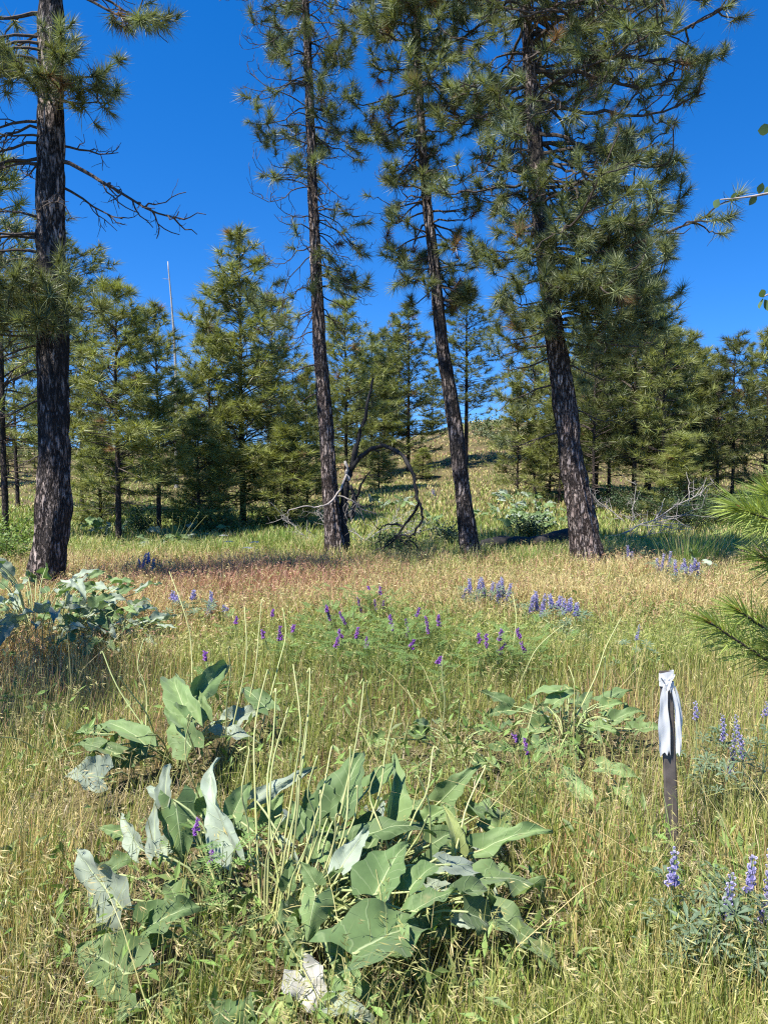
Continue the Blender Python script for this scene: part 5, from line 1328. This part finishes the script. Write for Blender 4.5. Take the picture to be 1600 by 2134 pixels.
# ------------------------------------------------------------------ grass
GRN = np.array([.255, .345, .07]); STRAW = np.array([.60, .485, .235]); RED = np.array([.42, .215, .15]); DGRN = np.array([.10, .155, .05])
def zone(x, y, rng):
    """share of straw and of red among the blades at a place, and the height of the grass"""
    n1 = gnoise(x, y, .9, 1); n2 = gnoise(x, y, .25, 2); n3 = gnoise(x, y, 2.6, 3)
    band = sstep(6.2, 8.6, y + (n2 - .5) * 2) * (1 - sstep(12.6, 14.6, y + (n1 - .5) * 2))
    straw = .22 + .55 * band
    straw = straw + .32 * sstep(.5, 1.3, -x) * (1 - sstep(3.6, 5.2, y)) + .25 * sstep(.7, 1.4, x) * (1 - sstep(2.3, 3.4, y))
    straw = straw + .6 * np.exp(-(((x + 2.9) / 1.0) ** 2 + ((y - 6.2) / 1.3) ** 2))
    straw = np.where(y > 14, .2 + .42 * sstep(20, 38, y), straw)
    straw = straw + (n1 - .5) * .55 + (n3 - .5) * .35
    red = .75 * np.exp(-(((x + 1.9) / 2.0) ** 2 + ((y - 10.6) / 1.9) ** 2)) + .3 * np.exp(-(((x - 3.3) / 1.2) ** 2 + ((y - 12.6) / .8) ** 2)) + .17 * band + .12 * (n3 > .62) * (y < 6)
    vet = np.exp(-(((x - .0) / 1.1) ** 2 + ((y - 7.2) / 1.1) ** 2))
    straw = straw - .45 * vet
    red = red + .35 * np.exp(-(((x + 2.9) / 1.0) ** 2 + ((y - 6.2) / 1.3) ** 2)) + .22 * sstep(36, 46, y) * (1 - sstep(58, 66, y)) * (n1 > .4)
    return np.clip(straw, .04, .97), np.clip(red, 0, .8), (.19 + .10 * n1 + .05 * n3) * (1 + .25 * sstep(5, 8, y))
def strips(mb, p, h, w, az, lean, col, colt, segs):
    """bent blades, one strip each"""
    N = len(p)
    t = {1: np.array([0, 1.]), 2: np.array([0, .55, 1.]), 3: np.array([0, .4, .75, 1.])}[segs]
    d = np.stack([np.cos(az), np.sin(az)], -1); rng = np.random.default_rng(N)
    fa = az + rng.uniform(.6, 2.5, N); s = np.stack([np.cos(fa), np.sin(fa), np.zeros(N)], -1)
    P = np.zeros((N, len(t), 3)); P[..., 0:2] = p[:, None, :2] + d[:, None, :] * (lean * h)[:, None, None] * (t ** 1.8)[None, :, None]
    P[..., 2] = p[:, None, 2] + h[:, None] * (t - .35 * (lean[:, None] ** 2) * t ** 2)
    Wd = (w[:, None] * .5 * (1 - .35 * t)[None, :])[..., None]
    m = len(t) - 1
    V = np.concatenate([np.stack([P[:, :m] - s[:, None] * Wd[:, :m], P[:, :m] + s[:, None] * Wd[:, :m]], 2).reshape(N, 2 * m, 3), P[:, m:]], 1)
    k = 2 * m + 1; o = np.arange(N)[:, None] * k
    T = []
    for i in range(m - 1): T += [o + [2 * i, 2 * i + 1, 2 * i + 3], o + [2 * i, 2 * i + 3, 2 * i + 2]]
    T.append(o + [2 * m - 2, 2 * m - 1, 2 * m])
    tt = np.concatenate([np.repeat(t[:m], 2), [1.0]])
    c = col[:, None, :] * (1 - tt)[None, :, None] + colt[:, None, :] * tt[None, :, None]
    mb.add(V.reshape(-1, 3), np.concatenate(T), None, c.reshape(-1, 3))
    return P[:, -1], d
def blade_colours(x, y, rng):
    st, rd, hh = zone(x, y, rng); N = len(x); r = rng.random(N)
    c = np.where((r < st)[:, None], STRAW, GRN) * rng.uniform(.72, 1.22, (N, 1))
    mixin = rng.random((N, 1)) * .45; c = c * (1 - mixin) + (STRAW * .6 + GRN * .4) * mixin
    rr = rng.random(N) < rd; c[rr] = RED * rng.uniform(.7, 1.25, (rr.sum(), 1))
    dg = (rng.random(N) < .16 * (1 - st)); c[dg] = DGRN * rng.uniform(.8, 1.3, (dg.sum(), 1))
    return c, hh, st
def scatter(n, y0, y1, rng, power=1.0):
    """random places in the wedge in front of the camera between depths y0 and y1"""
    if power == 1.0: y = np.sqrt(rng.uniform(y0 ** 2, y1 ** 2, n))
    else: y = np.exp(rng.uniform(math.log(y0), math.log(y1), n))
    x = rng.uniform(-1, 1, n) * (y * .5 * 1.22 + .55)
    return x, y
def spikelets(mb, tip, d, n, L, w, col, rng):
    """drooping seed heads hanging from the stem tips"""
    N = len(tip)
    for k in range(n):
        a = rng.uniform(0, 6.28, N); o = np.stack([np.cos(a) * .5 + d[:, 0] * .8, np.sin(a) * .5 + d[:, 1] * .8, rng.uniform(-1.1, .15, N)], -1); o = nrm(o)
        b = tip - np.stack([d[:, 0] * .2, d[:, 1] * .2, np.ones(N)], -1) * (L * .55 * k / n)[:, None] + o * (L * .12)[:, None]
        e = b + o * (L * rng.uniform(.5, .8, N))[:, None]; s = nrm(np.cross(o, rng.normal(size=(N, 3)))) * (w * .5)
        m = b * .6 + e * .4
        V = np.stack([b, m + s, e, m - s], 1); q = np.arange(N)[:, None] * 4
        mb.add(V.reshape(-1, 3), np.concatenate([q + [0, 1, 2], q + [0, 2, 3]]), None, np.repeat(col * rng.uniform(.85, 1.15, (N, 1)), 4, 0))
LS = np.array(leaf_spots)
def leaf_cover(x, y):
    """1 where balsamroot leaves spread close by"""
    out = np.zeros(len(x)); near = np.concatenate([LS[LS[:, 1] < 7], np.array(low_spots)])
    for a, b in near:
        out = np.maximum(out, np.exp(-((x - a) ** 2 + (y - b) ** 2) / .016))
    return out
def grass():
    rng = np.random.default_rng(99)
    # near meadow: fine blades, cheatgrass stems with hanging heads
    mb = MB()
    x, y = scatter(95000, .9, 6.2, rng, 0)
    c, hh, st = blade_colours(x, y, rng); cov = leaf_cover(x, y)
    thin = sstep(.52, .68, gnoise(x, y, 2.1, 11)) * (1 - sstep(4.5, 6, y))
    litter = sstep(.9, 1.4, np.abs(x + .1)) * (1 - sstep(2.4, 3.0, y))
    keep = (rng.random(len(x)) > cov * .8) & (rng.random(len(x)) > .5 * thin + .3 * litter)
    hh = hh * (1 - .3 * thin + .25 * (gnoise(x, y, 3.3, 12) - .5))
    x, y, c, hh, st, cov = x[keep], y[keep], c[keep], hh[keep], st[keep], cov[keep]
    N = len(x); h = hh * rng.uniform(.45, 1.25, N) * (1 - .6 * cov)
    p = np.stack([x, y, terrain(x, y) - .01], -1)
    strips(mb, p, h, rng.uniform(.0022, .0050, N), rng.uniform(0, 6.28, N), rng.uniform(.05, .7, N) ** 1.6, c * np.array([1.0, .95, .9]), c * np.array([1.12, 1.08, 1.0]), 3)
    x, y = scatter(12000, .9, 6.4, rng, 0); c, hh, st = blade_colours(x, y, rng); cov = leaf_cover(x, y)
    keep = rng.random(len(x)) > cov * .7
    x, y, c, hh = x[keep], y[keep], c[keep], hh[keep]; N = len(x)
    h = hh * rng.uniform(.95, 1.6, N); az = rng.normal(.4, 1.2, N)
    p = np.stack([x, y, terrain(x, y) - .01], -1); c = c * .7 + STRAW * .3
    tip, d = strips(mb, p, h, np.full(N, .0026), az, rng.uniform(.08, .45, N), c, c, 3)
    spikelets(mb, tip, d, 5, rng.uniform(.03, .055, N), .0036, c * .8 + STRAW * .2, rng)
    # matted dead thatch near the soil
    x, y = scatter(24000, .9, 6.5, rng, 0); N = len(x); cth = np.array([.46, .38, .25]) * rng.uniform(.6, 1.2, (N, 1))
    strips(mb, np.stack([x, y, terrain(x, y) + rng.uniform(0, .03, N)], -1), rng.uniform(.05, .13, N), rng.uniform(.003, .006, N), rng.uniform(0, 6.28, N), rng.uniform(.9, 1.3, N), cth, cth * 1.1, 2)
    # long arching straws
    x, y = scatter(260, 1.6, 6.4, rng, 0); N = len(x); c, hh, st = blade_colours(x, y, rng)
    strips(mb, np.stack([x, y, terrain(x, y)], -1), rng.uniform(.45, .7, N), np.full(N, .0038), rng.uniform(0, 6.28, N), rng.uniform(.4, 1.1, N), c * .5 + STRAW * .5, c * .5 + STRAW * .6, 3)
    mb.build("meadow_grass", M_grass, kind="stuff", label="fine yellow-green and straw grass with drooping heads in the foreground meadow")
    # middle band
    mb = MB()
    x, y = scatter(105000, 6.0, 15.5, rng, 0); c, hh, st = blade_colours(x, y, rng); N = len(x)
    far = y / 6.0
    p = np.stack([x, y, terrain(x, y) - .01], -1)
    tip, d = strips(mb, p, hh * rng.uniform(.5, 1.2, N), .0048 * far * rng.uniform(.7, 1.3, N), rng.uniform(0, 6.28, N), rng.uniform(.1, .8, N), c, c * 1.08, 2)
    k = rng.random(N) < .33; spikelets(mb, tip[k], d[k], 3, rng.uniform(.05, .09, k.sum()), .009, (c[k] * .85 + STRAW * .16), rng)
    mb.build("dry_grass", M_grass, kind="stuff", label="dry tan and reddish grass in the band before the tall pines")
    # slope behind the trees
    mb = MB()
    x, y = scatter(128000, 14.5, 95, rng, 0); c, hh, st = blade_colours(x, y, rng); N = len(x)
    p = np.stack([x, y, terrain(x, y) - .02], -1)
    strips(mb, p, hh * rng.uniform(.6, 1.2, N) * (.75 - .35 * sstep(18, 34, y)), (.0016 * y) * rng.uniform(.6, 1.4, N), rng.uniform(0, 6.28, N), rng.uniform(.1, .7, N), c, c * 1.08, 2)
    mb.build("slope_grass", M_grass, kind="stuff", label="green grass under the pines and tan grass up the hill")
    # small broad-leaved herbs growing through the near grass
    mb = MB(); n = 15000; x, y = scatter(n, 1.0, 9.0, rng, 0)
    dens = gnoise(x, y, 1.4, 8) + .25 * np.exp(-(((x - .1) / 1.4) ** 2 + ((y - 6.0) / 2.2) ** 2)); k = dens > .52; x, y = x[k], y[k]; n = len(x)
    p = np.stack([x, y, terrain(x, y) + rng.uniform(.02, .24, n)], -1)
    d = nrm(rng.normal(0, 1, (n, 3)) + [0, 0, .7]); sd = nrm(np.cross(d, rng.normal(0, .6, (n, 3)) + [0, 0, 1.])); L = rng.uniform(.03, .075, (n, 1)) * (1 + .06 * y[:, None])
    V = np.stack([p, p + d * L * .45 + sd * L * .14, p + d * L - [0, 0, .01], p + d * L * .45 - sd * L * .14], 1); o = np.arange(n)[:, None] * 4
    mb.add(V.reshape(-1, 3), np.concatenate([o + [0, 1, 2], o + [0, 2, 3]]), None, np.repeat(np.array([.16, .26, .06]) * rng.uniform(.6, 1.35, (n, 1)) + np.array([.03, .0, .02]) * rng.random((n, 1)), 4, 0))
    mb.build("meadow_herbs", M_herb, kind="stuff", label="small green broad-leaved herbs scattered through the meadow grass")
grass()
def bunchgrass():
    rng = np.random.default_rng(123)
    for px, row, n, h, lab in ((1425, 1205, 70, .85, "tall dark bunchgrass in the shade left of the right pine boughs"), (1110, 1185, 40, .5, "bunchgrass tuft in front of the charred log"), (1085, 1190, 26, .42, "smaller bunchgrass tuft left of the one at the charred log"), (1160, 1195, 30, .45, "bunchgrass tuft at the big leaning pine's left foot"),
                               (590, 1150, 90, .55, "soft green bunchgrass left of the slim leaning pine"), (545, 1155, 90, .5, "soft green bunchgrass farther left of the slim leaning pine"), (450, 1165, 70, .45, "green bunchgrass below the yarrow"), (640, 1160, 60, .5, "green bunchgrass touching the slim leaning pine's foot"),
                               (1590, 2134, 60, .55, "coarse grass tuft in the bottom right corner"), (1475, 1190, 60, .75, "dark bunchgrass next to the right pine boughs")):
        g = on_ground(px, row); mb = MB(); N = n * 3
        x = rng.normal(0, .12, N); y = rng.normal(0, .10, N)
        c = GRN * rng.uniform(.6, 1.15, (N, 1)) * np.array([.85, 1, .95]); k = rng.random(N) < .25; c[k] = STRAW * .8
        w = .003 * max(1, g[1] / 5)
        strips(mb, np.stack([x, y, np.zeros(N) - .01], -1), h * rng.uniform(.5, 1.1, N), w * rng.uniform(.7, 1.3, N), np.arctan2(y, x) + rng.normal(0, .5, N), rng.uniform(.1, .6, N), c, c * 1.1, 3)
        o = mb.build("bunchgrass_tuft", M_grass, None, None, label=lab, cat="grass tuft", group="bunchgrass tufts"); o.location = g
bunchgrass()
tris = 0; seen = set()
for o in scene.objects:
    if o.type == 'MESH' and o.data.name not in seen:
        seen.add(o.data.name); tris += len(o.data.loops) - 2 * len(o.data.polygons)
print("TRIANGLES", tris)
